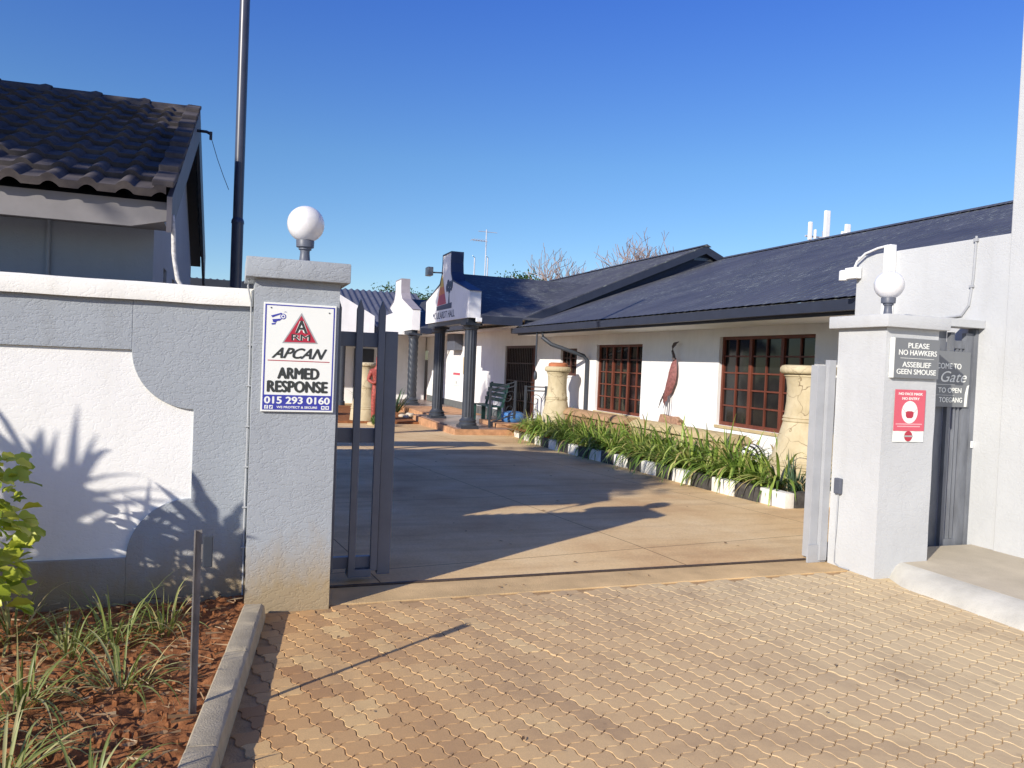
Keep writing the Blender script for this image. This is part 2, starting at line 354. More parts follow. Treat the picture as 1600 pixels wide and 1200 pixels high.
def flat(name, m, t, org, ux, pts, d0=0., d1=.0012):
    """thin raised shape on a sign: pts=(u,z)"""
    ux = Vector(ux); nz = ux.cross(Vector((0, 0, 1))); org = Vector(org); n = len(pts); vs = []
    for d in (d0, d1):
        for u, z in pts:
            q = org+ux*u+nz*d; q.z = z; vs.append(q)
    mb = MB().add(vs, [tuple(range(n))[::-1], tuple(range(n, 2*n))]+[(i, (i+1) % n, n+(i+1) % n, n+i) for i in range(n)])
    return part(mb, name, m, t)
def rect(u0, u1, z0, z1): return [(u0, z0), (u1, z0), (u1, z1), (u0, z1)]
def disc(u, z, r, n=24, ry=None): return [(u+r*cos(2*pi*k/n), z+(ry or r)*sin(2*pi*k/n)) for k in range(n)]
def gz(Y): return -.018*min(max(Y-6, 0), 16)
def struct(o): o['kind'] = 'structure'; return o
# ================================================================== THE SETTING
struct(part(MB().box(-400, 400, -200, 700, -1.2, -.42), 'ground', EARTH, None))
struct(part(MB().box(-14, 14, -14, -3.2, -.4, -.02), 'street', ASPH, None))
struct(part(MB().box(-9, 9, -3.2, 4.85, -.4, -.007), 'paving_bed', SAND, None))
# interlocking wavy pavers, every one modelled
def pavers():
    mb = MB(); c = .107; ang = radians(-70); u = Vector((cos(ang), sin(ang))); n = Vector((-u.y, u.x)); rnd = random.Random(3)
    A = .0095; K = 6
    O = u*-2.3+n*1.68
    def e(i, j, d, t):          # S-curved joint from lattice node (i,j) along d
        s = sin(2*pi*t)*A
        return (i*c+t*c, j*c+s) if d == 0 else (i*c-s, j*c+t*c)
    pr = {}
    for i in range(-40, 60):
        for j in range(-40, 60):
            ctr = O+u*((i+.5)*c)+n*((j+.5)*c)
            X, Y = ctr
            if Y > 4.83 or Y < 1.15 or X > 4.95 or X < -.05: continue
            kx = .225+(Y-4.7)*.1346
            if X < kx+.03: continue
            if Y < 2.2 and X < .2: continue
            if Y > 4.74 and X < .66: continue
            ring = [e(i, j, 0, k/K) for k in range(K)]+[e(i+1, j, 1, k/K) for k in range(K)]+[e(i, j+1, 0, 1-k/K) for k in range(K)]+[e(i, j, 1, 1-k/K) for k in range(K)]
            cx, cy = (i+.5)*c, (j+.5)*c
            key = (i//2 if (j % 2) else (i+1)//2, j)
            if key not in pr: pr[key] = (rnd.betavariate(2.2, 2.2), rnd.gauss(0, .0007)-(.004 if rnd.random() < .01 else 0), rnd.gauss(0, .006), rnd.gauss(0, .006))
            cr, dz, tx, ty = pr[key]
            mb.cur = max(.001, min(1, cr+rnd.gauss(0, .03)))
            def P(x, y, s, z):
                x = cx+(x-cx)*s; y = cy+(y-cy)*s; q = O+u*x+n*y
                if q.y > 4.845: q.y = 4.845
                return (q.x, q.y, z+dz+(x-cx)*tx+(y-cy)*ty)
            m = len(ring)
            vs = [P(x, y, .972, -.012) for x, y in ring]+[P(x, y, .962, -.0035) for x, y in ring]+[P(x, y, .925, .0) for x, y in ring]+[P(cx, cy, 1, .0006)]
            fs = []
            for a in range(m):
                b = (a+1) % m; fs += [(a, b, m+b, m+a), (m+a, m+b, 2*m+b, 2*m+a), (2*m+a, 2*m+b, 3*m)]
            mb.add(vs, fs)
    mb.cur = None
    return mb
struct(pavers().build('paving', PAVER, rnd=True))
# paving beyond the frame, plain
ap = MB().box(-.2, 4.8, 4.85, 5.2, -.3, .003); struct(part(ap, 'concrete_apron', APRON, None, bevel=.004))
# driveway falls gently away from the gate
def drive():
    mb = MB(); ys = [5.24+i*.25 for i in range(160)]; xs = [-14+i*.5 for i in range(46)]; vs = []
    for y in ys:
        for x in xs: vs.append((x, y, gz(y)+.004*noise.noise(Vector((x*.7, y*.7, 0)))+.003))
    nx = len(xs); fs = [(j*nx+i, j*nx+i+1, (j+1)*nx+i+1, (j+1)*nx+i) for j in range(len(ys)-1) for i in range(nx-1)]
    return mb.add(vs, fs)
struct(drive().build('driveway', DRIVE, smooth=True))
tr = MB().box(-3.5, 4.62, 5.205, 5.235, -.2, .012); tag(part(tr, 'gate_track', mat('rusty_rail', (.085, .06, .045), .7, .3, 20, metal=.3), None), 'thin dark steel rail across the gateway between driveway and apron', 'gate track')
# raised pavement on the right with its rolled kerb
struct(part(MB().box(5.02, 6.3, -6, 5.0, -.3, .118), 'pavement', mat('pavement_screed', (.47, .41, .31), .9, .12, 3, .4, 60), None))
rk = MB()
rows = []
for i in range(46):
    y = 4.62-i*.12; wv = .012*noise.noise(Vector((3, y*1.3, 0))); h = .95+.08*noise.noise(Vector((9, y*1.1, 0)))
    sh = max(0, (y-4.35))*.5
    rows.append([(4.76+wv+sh, y, -.01), (4.79+wv+sh, y, .05*h), (4.88+wv+sh*.6, y, .10*h), (4.99+wv, y, .124*h), (5.04, y, .124*h)])
rk.add([p for r in rows for p in r], [(i*5+k, i*5+k+1, (i+1)*5+k+1, (i+1)*5+k) for i in range(45) for k in range(4)])
struct(rk.build('kerb_rolled', CONCR, smooth=True))
# bed kerb, three stones laid end to end
kl = [((.165, 4.70), (.0671, 3.973)), ((.0663, 3.967), (-.0595, 3.033)), ((-.0603, 3.027), (-.192, 2.05))]
for a, b in kl:
    a = Vector(a); b = Vector(b); d = (b-a).normalized(); n = Vector((d.y, -d.x)); n = n if n.x > 0 else -n
    mb = MB(); m = 14; vs = []
    for i in range(m+1):
        q = a+(b-a)*i/m; j = .003*noise.noise(Vector((q.x*9, q.y*9, 1)))
        prof = [(-.062, -.1), (-.062, .083), (-.055, .090), (.035+j, .092+j), (.052+j, .078), (.062, .0), (.062, -.1)]
        e = .006 if i in (0, m) else 0
        vs += [(q.x+n.x*(o), q.y+n.y*(o), z-(e if z > .05 else 0)) for o, z in prof]
    fs = [(i*7+k, i*7+k+1, (i+1)*7+k+1, (i+1)*7+k) for i in range(m) for k in range(6)]+[tuple(range(7)), tuple(range(m*7, m*7+7))]
    mb.add(vs, fs); struct(mb.build('kerb', CONC, smooth=40))
def kerbx(y): return (.165-.062)+(y-4.70)*.1346
# clods of red soil
def soil(x0, x1, y0, y1, st, edge=None, amp=1., z0=.03):
    mb = MB(); nx = int((x1-x0)/st); ny = int((y1-y0)/st); vs = []
    for j in range(ny+1):
        for i in range(nx+1):
            x = x0+i*st; y = y0+j*st
            if edge: x = min(x, edge(y)+.03)
            v = Vector((x, y, 0)); a = noise.noise(v*3.1)*.03; b = max(0, noise.noise(v*13+Vector((5, 0, 0))))*.042; c = max(0, noise.noise(v*34))*.020; d = noise.noise(v*70)*.006
            vs.append((x, y, z0+amp*(a+b+c+d)))
    fs = [(j*(nx+1)+i, j*(nx+1)+i+1, (j+1)*(nx+1)+i+1, (j+1)*(nx+1)+i) for j in range(ny) for i in range(nx)]
    return mb.add(vs, fs)
struct(soil(-2.2, .16, 1.4, 4.99, .0125, kerbx).build('soil_bed', SOIL, smooth=True))
struct(part(MB().box(-9, -2.19, 1.4, 4.99, -.2, .0), 'soil_bed_beyond', SOIL, None))
struct(part(MB().box(-9, -.30, -3, 1.41, -.2, .02), 'soil_bed_front', SOIL, None))

# ================================================================== BOUNDARY WALL AND GATE PILLARS
t = empty('boundary_wall', (-3, 5.1, 0), 'grey plastered boundary wall with recessed white panel and white coping', 'wall')
fr = MB(); L = -3.6
def qarc(cx, cz, r, a0, a1, n=14): return [(cx+r*cos(radians(a0+(a1-a0)*k/n)), cz+r*sin(radians(a0+(a1-a0)*k/n))) for k in range(n+1)]
rp = [(-.56, -.1), (.108, -.1), (.108, 1.84), (-.56, 1.84)]+qarc(-.215, 1.545, .345, 180, 270)+qarc(-.215, .315, .345, 90, 180)
fr.prism(rp, 'y', 4.998, 5.03)
fr.box(L, -.56, 4.998, 5.03, 1.545, 1.84); fr.box(L, -.56, 4.998, 5.03, -.1, .315); fr.box(-9, L, 4.998, 5.03, -.1, 1.84)
part(fr, 'plaster_frame', GREY, t, bevel=.004)
box('wall_core', GREY, t, -9, .12, 5.031, 5.22, -.1, 1.839)
pn = MB().box(L, -.2, 5.018, 5.0305, .3, 1.56); part(pn, 'white_panel', WHITEP, t)
cp = MB(); vs = []; m = 60
for i in range(m+1):
    x = -9+(9.105)*i/m; j = .004*noise.noise(Vector((x*3, 0, 0)))
    vs += [(x, 4.962+j, 1.838+j), (x, 4.958+j, 1.93+j), (x, 4.97, 1.945+j), (x, 5.26, 1.950+j), (x, 5.27, 1.84)]
cp.add(vs, [(i*5+k, i*5+(k+1) % 5, (i+1)*5+(k+1) % 5, (i+1)*5+k) for i in range(m) for k in range(5)]+[tuple(range(5)), tuple(range(m*5, m*5+5))])
part(cp, 'coping', COPE, t, smooth=50)

def pillar(x0, x1, y0, y1, zb, zt, cap, m, label):
    t = empty('gate_pillar', ((x0+x1)/2, (y0+y1)/2, zb), label, 'pillar')
    s = MB(); n = 26; vs = []; ring = [(x0, y0), (x1, y0), (x1, y1), (x0, y1)]
    pts = []
    for k in range(4):
        a = Vector(ring[k]); b = Vector(ring[(k+1) % 4])
        for q in range(8): pts.append(a+(b-a)*q/8)
    M_ = len(pts); c = Vector(((x0+x1)/2, (y0+y1)/2))
    for i in range(n+1):
        z = zb-.1+(zt-zb+.1)*i/n
        for q in pts:
            d = (q-c).normalized()*.003*noise.noise(Vector((q.x*5, q.y*5, z*4)))
            vs.append((q.x+d.x, q.y+d.y, z))
    s.add(vs, [(i*M_+k, i*M_+(k+1) % M_, (i+1)*M_+(k+1) % M_, (i+1)*M_+k) for i in range(n) for k in range(M_)]+[tuple(range(M_))[::-1], tuple(range(n*M_, n*M_+M_))])
    part(s, 'shaft', m, t, smooth=40)
    part(MB().box(x0-.055, x1+.055, y0-.06, y1+.06, zt+.001, zt+cap), 'cap', m, t, bevel=.009, smooth=40)
    return t
PL = pillar(.108, .602, 4.8, 5.28, -.02, 2.0, .12, GREY, 'left grey gate pillar carrying the tall security company sign')
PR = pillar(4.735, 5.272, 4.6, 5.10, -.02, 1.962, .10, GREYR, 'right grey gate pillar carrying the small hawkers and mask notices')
def lamp(x, y, z, r, label):
    t = empty('globe_lamp', (x, y, z), label, 'lamp', 'globe lamps on the gate pillars')
    part(MB().lathe([(.05, 0), (.048, .01), (.034, .03), (.029, .08), (.030, .095), (.040, .10), (.040, .112), (.054, .115), (.056, .155), (.05, .165)], (x, y, z), 24), 'lamp_base', PGREY, t, smooth=35)
    part(MB().lathe([(r*sin(pi*k/20)+.0005, -r*cos(pi*k/20)) for k in range(2, 21)], (x, y, z+.155+r*.93), 32), 'globe', OPAL, t, smooth=True)
lamp(.405, 5.04, 2.121, .114, 'white globe lamp on top of the left gate pillar')
lamp(4.99, 4.85, 2.063, .114, 'white globe lamp on top of the right gate pillar')

# ------------------------------------------------------------------ the tall security sign
def sign_arm():
    x0, x1, z0, z1 = .160, .583, 1.212, 1.862; Y = 4.797
    t = empty('security_sign', ((x0+x1)/2, Y, z0), 'tall white armed response sign with red triangle on left pillar', 'sign')
    part(MB().box(x0, x1, 4.782, 4.7955, z0, z1), 'board', SIGNW, t, bevel=.002)
    W = x1-x0; Hh = z1-z0; o = (x0, 4.7815, 0); ux = (1, 0, 0)
    fx = lambda f: f*W; fz = lambda f: z1-f*Hh
    for a in (rect(fx(.022), fx(.978), fz(.028), fz(.018)), rect(fx(.022), fx(.040), fz(.845), fz(.028)), rect(fx(.960), fx(.978), fz(.845), fz(.028))):
        flat('border', SIGNB, t, o, ux, a, 0, .0007)
    flat('phone_band', SIGNB, t, o, ux, rect(fx(.022), fx(.978), fz(.983), fz(.845)), 0, .0008)
    flat('triangle_outline', SIGNO, t, o, ux, [(fx(.262), fz(.368)), (fx(.752), fz(.362)), (fx(.515), fz(.082))], 0, .0006)
    flat('red_triangle', SIGNR, t, o, ux, [(fx(.288), fz(.357)), (fx(.724), fz(.352)), (fx(.515), fz(.108))], 0, .0012)
    for q, b, dpt, m in (('A', .045, .0016, SIGNW), ('A', .0, .0022, SIGNK)):
        text(q, 'lettering', m, t, o, ux, fx(.435), fx(.605), fz(.272), fz(.152), b+.02, 0, dpt)
    for b, dpt, m in ((.045, .0016, SIGNW), (.0, .0022, SIGNK)):
        text('RM', 'lettering', m, t, o, ux, fx(.385), fx(.645), fz(.340), fz(.282), b+.02, 0, dpt)
    text('APCAN', 'lettering', SIGNK, t, o, ux, fx(.125), fx(.885), fz(.508), fz(.408), .028, .5)
    flat('red_rule', SIGNR, t, o, ux, rect(fx(.075), fx(.925), fz(.533), fz(.526)), 0, .0009)
    text('ARMED', 'lettering', SIGNK, t, o, ux, fx(.21), fx(.79), fz(.697), fz(.590), .042)
    text('RESPONSE', 'lettering', SIGNK, t, o, ux, fx(.075), fx(.915), fz(.822), fz(.712), .042)
    text('015 293 0160', 'lettering', SIGNW, t, o, ux, fx(.045), fx(.95), fz(.927), fz(.860), .035)
    text('WE PROTECT & SECURE', 'lettering', SIGNW, t, o, ux, fx(.215), fx(.775), fz(.968), fz(.947), .035)
    for f in (.05, .115, .83, .89):
        flat('icon_tile', SIGNW, t, o, ux, rect(fx(f), fx(f+.05), fz(.974), fz(.941)), 0, .0014)
    text('f', 'lettering', SIGNB, t, o, ux, fx(.066), fx(.085), fz(.972), fz(.945), .02, 0, .002)
    flat('bird_mark', SIGNB, t, o, ux, [(fx(.122), fz(.968)), (fx(.14), fz(.969)), (fx(.158), fz(.952)), (fx(.150), fz(.946)), (fx(.142), fz(.955)), (fx(.125), fz(.950)), (fx(.132), fz(.962))], 0, .002)
    for u in (.855, .915): flat('round_mark', SIGNB, t, o, ux, disc(fx(u), fz(.957), .006, 12), 0, .002)
    # camera emblem
    flat('camera_mark', SIGNB, t, o, ux, [(fx(.10), fz(.122)), (fx(.24), fz(.092)), (fx(.25), fz(.10)), (fx(.12), fz(.138))], 0, .0011)
    flat('camera_mark', SIGNB, t, o, ux, disc(fx(.265), fz(.125), .017, 16), 0, .0009)
    flat('camera_mark', SIGNW, t, o, ux, disc(fx(.265), fz(.125), .012, 16), 0, .0013)
    flat('camera_mark', SIGNB, t, o, ux, disc(fx(.265), fz(.125), .006, 12), 0, .0018)
    flat('camera_mark', SIGNB, t, o, ux, [(fx(.12), fz(.155)), (fx(.25), fz(.145)), (fx(.22), fz(.165)), (fx(.18), fz(.17)), (fx(.17), fz(.185)), (fx(.13), fz(.18))], 0, .0011)
    flat('camera_mark', SIGNB, t, o, ux, [(fx(.11), fz(.192)), (fx(.165), fz(.187)), (fx(.165), fz(.2)), (fx(.115), fz(.205))], 0, .0011)
    flat('camera_mark', SIGNB, t, o, ux, [(fx(.27), fz(.085)), (fx(.30), fz(.078)), (fx(.315), fz(.09)), (fx(.30), fz(.084))], 0, .0011)
    for a, b in ((.10, .05), (.9, .07)):
        part(MB().lathe([(.0045, 0), (.0045, .002), (.001, .003)], (0, 0, 0), 10), 'screw', GALV, None).name = 'screw'
        s = bpy.data.objects[-1] if False else COL.objects[-1]
        s.parent = t; s.rotation_euler = (radians(90), 0, 0); s.location = Vector((x0+fx(a), 4.7815, fz(b)))-Vector(t.location)
sign_arm()
def sign_hawk():
    x0, x1, z0, z1 = 4.795, 5.255, 1.575, 1.885; t = empty('hawkers_sign', (5.02, 4.59, z0), 'grey no hawkers board at the top of the right pillar', 'sign')
    part(MB().box(x0, x1, 4.572, 4.5965, z0, z1), 'board', SIGNG, t, bevel=.001)
    box('board_edge', SIGNW, t, x0-.022, x0-.0005, 4.571, 4.597, z0, z1)
    o = (x0, 4.5715, 0); ux = (1, 0, 0); W = x1-x0; Z = lambda f: z1-f*(z1-z0)
    text('PLEASE', 'lettering', SIGNW, t, o, ux, W*.29, W*.76, Z(.245), Z(.11), .015)
    text('NO HAWKERS', 'lettering', SIGNW, t, o, ux, W*.09, W*.94, Z(.425), Z(.29), .015)
    flat('rule', SIGNW, t, o, ux, rect(W*.13, W*.88, Z(.505), Z(.495)))
    text('ASSEBLIEF', 'lettering', SIGNW, t, o, ux, W*.18, W*.82, Z(.725), Z(.59), .015)
    text('GEEN SMOUSE', 'lettering', SIGNW, t, o, ux, W*.06, W*.94, Z(.905), Z(.77), .015)
    x0, x1, z0, z1 = 4.84, 5.155, 1.075, 1.485
    t = empty('mask_poster', (5.0, 4.59, z0), 'red face mask poster below the hawkers board', 'poster')
    mb = MB(); vs = []
    for i in range(9):
        for j in range(9): vs.append((x0+(x1-x0)*i/8, 4.595-.004*abs(sin(i*.9+j*.3)), z0+(z1-z0)*j/8))
    mb.add(vs, [(i*9+j, (i+1)*9+j, (i+1)*9+j+1, i*9+j+1) for i in range(8) for j in range(8)]); part(mb, 'sheet', SIGNW, t, smooth=True)
    o = (x0, 4.5905, 0); W = x1-x0; Z = lambda f: z1-f*(z1-z0)
    flat('red_field', MASKR, t, o, ux, rect(0, W, Z(.79), Z(0)))
    text('NO FACE MASK', 'lettering', SIGNW, t, o, ux, W*.12, W*.90, Z(.105), Z(.055), .02, 0, .0025)
    text('NO ENTRY', 'lettering', SIGNW, t, o, ux, W*.24, W*.80, Z(.195), Z(.145), .02, 0, .0025)
    flat('face_icon', SIGNW, t, o, ux, disc(W*.5, Z(.43), W*.26, 28, W*.28), 0, .0022)
    flat('mask_icon', SIGNR, t, o, ux, [(W*.37, Z(.43)), (W*.43, Z(.41)), (W*.57, Z(.41)), (W*.63, Z(.43)), (W*.62, Z(.51)), (W*.57, Z(.545)), (W*.43, Z(.545)), (W*.38, Z(.51))], 0, .003)
    for a, b in (((.26, .36), (.37, .44)), ((.74, .36), (.63, .44))):
        flat('mask_strap', SIGNR, t, o, ux, [(W*a[0], Z(a[1])), (W*a[0]+.003, Z(a[1])), (W*b[0]+.003, Z(b[1])), (W*b[0], Z(b[1]))], 0, .003)
    for k in range(2):
        for i in range(22):
            if random.random() < .85: flat('fine_print', SIGNW, t, o, ux, rect(W*(.08+i*.038), W*(.08+i*.038+.028), Z(.665+k*.045), Z(.645+k*.045)), 0, .0022) if False else None
    text('WE DO NOT SERVE ALL PERSONS', 'fine_print', SIGNW, t, o, ux, W*.07, W*.92, Z(.672), Z(.645), .02, 0, .0025) if False else None
    for k in range(2): flat('fine_print', mat('faded_print', (.70, .38, .40), .5), t, o, ux, rect(W*(.07+.05*k), W*(.92-.06*k), Z(.668+k*.045), Z(.648+k*.045)), 0, .0022)
    flat('round_logo', SIGNR, t, o, ux, disc(W*.5, Z(.89), W*.13, 24))
    flat('logo_bar', SIGNO, t, o, ux, rect(W*.36, W*.64, Z(.905), Z(.875)), 0, .002)
sign_hawk()

# ------------------------------------------------------------------ sliding gate
t = empty('sliding_gate', (.5, 5.33, 0), 'dark grey steel sliding gate, open behind the left pillar', 'gate')
box('top_rail', STEEL, t, -3.4, 1.045, 5.31, 5.35, 1.63, 1.73, bevel=.003); box('middle_rail', STEEL, t, -3.4, .975, 5.31, 5.35, .97, 1.07, bevel=.003)
box('bottom_rail', STEEL, t, -3.4, .984, 5.307, 5.353, .10, .18, bevel=.003)
box('stile', STEEL, t, .985, 1.075, 5.305, 5.355, .05, 1.745, bevel=.004)
k = 0; x = .955
while x > -3.4:
    mb = MB(); wd = .046; z1 = 1.955
    mb.prism([(x-wd/2, .09), (x+wd/2, .09), (x+wd/2, z1-.07), (x, z1), (x-wd/2, z1-.07)], 'y', 5.27, 5.309)
    part(mb, 'pale', STEEL, t, bevel=.003); x -= .150
for wx in (.86, -3.0):
    mb = MB(); mb.box(wx-.08, wx+.08, 5.27, 5.39, .045, .098)
    part(mb, 'wheel_box', STEEL, t, bevel=.004)
    wl = part(MB().lathe([(.04, -.015), (.05, -.015), (.05, .015), (.04, .015)], (0, 0, 0), 20), 'wheel', GALV, t)
    wl.rotation_euler = (radians(90), 0, 0); wl.location = Vector((wx, 5.33, .052))-Vector(t.location)

# catch post on the right pillar
t = empty('gate_catch_post', (4.66, 5.2, 0), 'pale grey steel catch channel standing against the right pillar', 'gate post')
CH = mat('pale_gate_paint', (.36, .37, .385), .5, .08, 6)
box('channel', CH, t, 4.575, 4.655, 5.14, 5.15, .02, 1.655, bevel=.001); box('channel_back', CH, t, 4.645, 4.732, 5.151, 5.30, .02, 1.655)
box('flange', CH, t, 4.657, 4.731, 5.105, 5.15, .02, 1.70, bevel=.002)
box('foot_plate', CH, t, 4.55, 4.733, 5.12, 5.139, .004, .15)
t = empty('gate_lock', (4.72, 5.0, .6), 'small black lock box low on the side of the right pillar', 'lock')
part(MB().box(4.70, 4.734, 4.965, 5.035, .60, .73), 'box', PGREY, t, bevel=.01)
part(MB().tube([(4.722, 5.0, .60), (4.722, 5.005, .3), (4.722, 5.01, .03), (4.70, 4.93, .015), (4.715, 4.84, .012)], .006), 'conduit', CH, t)
CABLE = mat('grey_cable', (.42, .43, .44), .6, .1)
cb = MB().tube([(.093, 4.97, 2.06), (.075, 4.95, 2.0), (.07, 4.94, 1.96), (.092, 4.955, 1.86), (.094, 4.975, 1.80), (.096, 4.987, 1.3), (.094, 4.987, .7), (.098, 4.987, .0)], .0055)
for z in (.35, .6, .85, 1.1, 1.35, 1.6): cb.box(.080, .106, 4.976, 4.997, z, z+.008)
tag(cb.build('cable', CABLE), 'thin grey cable clipped down the joint between wall and left pillar', 'cable')

# ------------------------------------------------------------------ right-hand wall, pedestrian gate
t = empty('side_wall', (6.4, 5, 0), 'long grey plastered wall on the right with a taller near end', 'wall')
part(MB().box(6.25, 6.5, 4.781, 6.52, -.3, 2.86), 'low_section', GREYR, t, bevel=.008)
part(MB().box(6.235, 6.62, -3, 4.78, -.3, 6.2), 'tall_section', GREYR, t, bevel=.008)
t = empty('floodlight_camera', (6.2, 6.45, 2.6), 'white camera box on the end of the right-hand wall', 'camera')
part(MB().box(6.16, 6.24, 6.44, 6.6, 2.62, 2.74), 'box', PVC, t, bevel=.008)
part(MB().lathe([(.02, -.05), (.045, -.05), (.045, .05), (.03, .06)], (6.17, 6.625, 2.66), 16), 'lens_housing', PVC, t, smooth=35)
part(MB().tube([(6.2, 6.5, 2.74), (6.2, 6.47, 2.80), (6.2, 6.36, 2.87), (6.2, 6.2, 2.905), (6.2, 6.07, 2.915)], .013), 'conduit', PVC, t)
part(MB().box(6.17, 6.245, 6.00, 6.09, 2.14, 2.92), 'trunking', PVC, t, bevel=.004)
cb = MB().tube([(6.24, 5.11, 2.88), (6.24, 5.12, 2.5), (6.24, 5.15, 2.26), (6.24, 5.22, 2.17), (6.24, 5.4, 2.155), (6.24, 5.9, 2.16)], .011)
cb.box(6.225, 6.249, 5.09, 5.13, 2.83, 2.86); cb.box(6.225, 6.249, 5.11, 5.15, 2.42, 2.44)
tag(cb.build('conduit', CH), 'thin grey conduit bending down the right-hand wall', 'conduit')
t = empty('pedestrian_gate', (5.8, 4.9, .12), 'dark grey steel pedestrian gate between right pillar and side wall', 'gate')
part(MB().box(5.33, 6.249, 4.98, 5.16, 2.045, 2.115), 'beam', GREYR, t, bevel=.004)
GD = mat('worn_grey_gate', (.15, .16, .18), .45, .3, 9, .2, 30, scl=(1, 1, .25))
box('shade_plate', GD, t, 5.28, 5.935, 5.10, 5.12, .06, 2.044); box('left_stile', GD, t, 5.94, 5.985, 5.06, 5.10, .065, 2.0); box('right_stile', GD, t, 6.12, 6.215, 5.06, 5.10, .065, 2.0)  # first plate is added: solid dark sheet for the shadowed gap beside the pillar
box('bottom_rail', GD, t, 5.986, 6.119, 5.065, 5.095, .065, .16); box('top_rail', GD, t, 5.986, 6.119, 5.065, 5.095, 1.86, 1.93)
for x in (6.04, 6.085): box('bar', GD, t, x-.012, x+.012, 5.07, 5.09, .161, 1.859)
box('frame_post', GD, t, 6.217, 6.247, 5.04, 5.12, .06, 2.04)
box('lock_plate', PVC, t, 6.22, 6.245, 5.03, 5.039, .98, 1.04)
t = empty('welcome_sign', (5.98, 5.05, 1.35), 'dark welcome board hanging on the pedestrian gate, half hidden by the pillar', 'sign')
part(MB().box(5.62, 6.175, 5.045, 5.055, 1.34, 1.83), 'board', SIGNG, t, bevel=.001)
o = (5.62, 5.044, 0); ux = (1, 0, 0)
text('WELCOME TO', 'lettering', SIGNW, t, o, ux, -.0+.02, .445, 1.675, 1.725, .015)
text('Gate', 'lettering', SIGNW, t, o, ux, .21, .515, 1.56, 1.655, .0, .35)
flat('rule', SIGNW, t, o, ux, rect(.03, .38, 1.535, 1.538))
text('TO OPEN', 'lettering', SIGNW, t, o, ux, .185, .46, 1.465, 1.51, .015)
flat('rule', SIGNW, t, o, ux, rect(.05, .38, 1.442, 1.444))
text('TOEGANG', 'lettering', SIGNW, t, o, ux, .20, .475, 1.38, 1.425, .015)
flat('curl', SIGNW, t, o, ux, [(.50, 1.345), (.53, 1.345), (.535, 1.43), (.542, 1.50), (.55, 1.54), (.525, 1.53), (.505, 1.46)])

# ================================================================== THE LEFT HOUSE
t = empty('tiled_house', (-2.5, 8.2, 0), 'house with dark tiled gable roof behind the left boundary wall', 'house')
hw = MB(); XR = -.53
hw.box(-7, XR, 5.75, 5.95, -.3, 2.42)
for a, b, c, d in ((5.951, 6.55, -.3, 2.6), (6.55, 6.85, -.3, 1.2), (6.85, 7.45, -.3, 2.6), (7.45, 7.75, -.3, 1.2), (7.75, 10.4, -.3, 2.6)): hw.box(XR-.2, XR, a, b, c, d)
hw.box(XR-.2, XR, 6.55, 6.85, 2.19, 2.6); hw.box(XR-.2, XR, 7.45, 7.75, 2.19, 2.6)
hw.prism([(5.96, 2.601), (10.39, 2.601), (8.4, 3.72)], 'x', XR-.2, XR-.001)
hw.box(-7, XR-.201, 10.2, 10.4, -.3, 2.6)
part(hw, 'wall', HOUSEW, t)
for y in (6.55, 7.45):
    f = box('window', PVC, t, XR-.14, XR-.10, y, y+.3, 1.2, 2.19); box('pane', GLASS, f, XR-.098, XR-.094, y+.03, y+.27, 1.24, 2.15)
part(MB().tube([(-1.15, 5.735, 1.0), (-1.15, 5.735, 2.40)], .012), 'wall_pipe', HOUSEW, t)
def tiles(xa, xb, ye, ze, yr, zr, name, sgn=1):
    """interlocking roman tiles: waves across, stepped courses up the slope"""
    mb = MB(); n = int((xb-xa)/.0165); Ls = sqrt((yr-ye)**2+(zr-ze)**2); nc = int(round(Ls/.33)); dy = (yr-ye)/Ls; dz = (zr-ze)/Ls; nrm = (-dz, dy) if sgn > 0 else (dz, -dy)
    if sgn < 0: nrm = (-dz*-1, abs(dy))
    nrm = (-(dz)*(1 if dy > 0 else -1), abs(dy))
    def prof(x):
        p = ((x-xa) % .20)/.20
        return .032*max(0, sin(pi*min(1, p/.50)))**.8
    rows = []
    for c in range(nc):
        for (s, h) in ((0, -.012), (.0, .036), (.5, .022), (.999, .006)):
            rows.append(((c+s)/nc*Ls, h))
    vs = []
    for s, h in rows:
        for i in range(n+1):
            x = xa+(xb-xa)*i/n; q = h+prof(x)+.003*noise.noise(Vector((int((x-xa)/.3)*3.1, s*4, 0))); jit = .006*noise.noise(Vector((int((x-xa)/.3)*7.7, int(s/.33)*3.3, 5)))
            vs.append((x, ye+dy*(s+jit)+nrm[0]*q, ze+dz*(s+jit)+nrm[1]*q))
    m = n+1
    return mb.add(vs, [(j*m+i, j*m+i+1, (j+1)*m+i+1, (j+1)*m+i) for j in range(len(rows)-1) for i in range(n)])
rf = part(tiles(-6.9, -.42, 5.22, 2.50, 8.4, 3.93, 'roof'), 'roof', TILE, t, smooth=35)
part(tiles(-6.9, -.42, 10.95, 2.78, 8.4, 3.93, 'roof', -1), 'roof', TILE, t, smooth=35)
part(MB().prism([(5.335, 2.474), (8.4, 3.86), (10.9, 2.72), (10.9, 2.66), (8.4, 3.80), (5.335, 2.414)], 'x', -6.9, -.44), 'roof_deck', DARK, t)
for i in range(15):
    x = -.42-.42*i
    mb = MB(); vs = []
    for q, rr in ((0, .115), (.05, .125), (.10, .108), (.425, .098)):
        for k in range(9):
            a = pi*k/8; vs.append((x-q, 8.4+rr*cos(a), 3.90+rr*.85*sin(a)))
    mb.add(vs, [(j*9+k, j*9+k+1, (j+1)*9+k+1, (j+1)*9+k) for j in range(3) for k in range(8)]+[tuple(range(9))])
    part(mb, 'ridge_tile', TILE, rf, smooth=40)
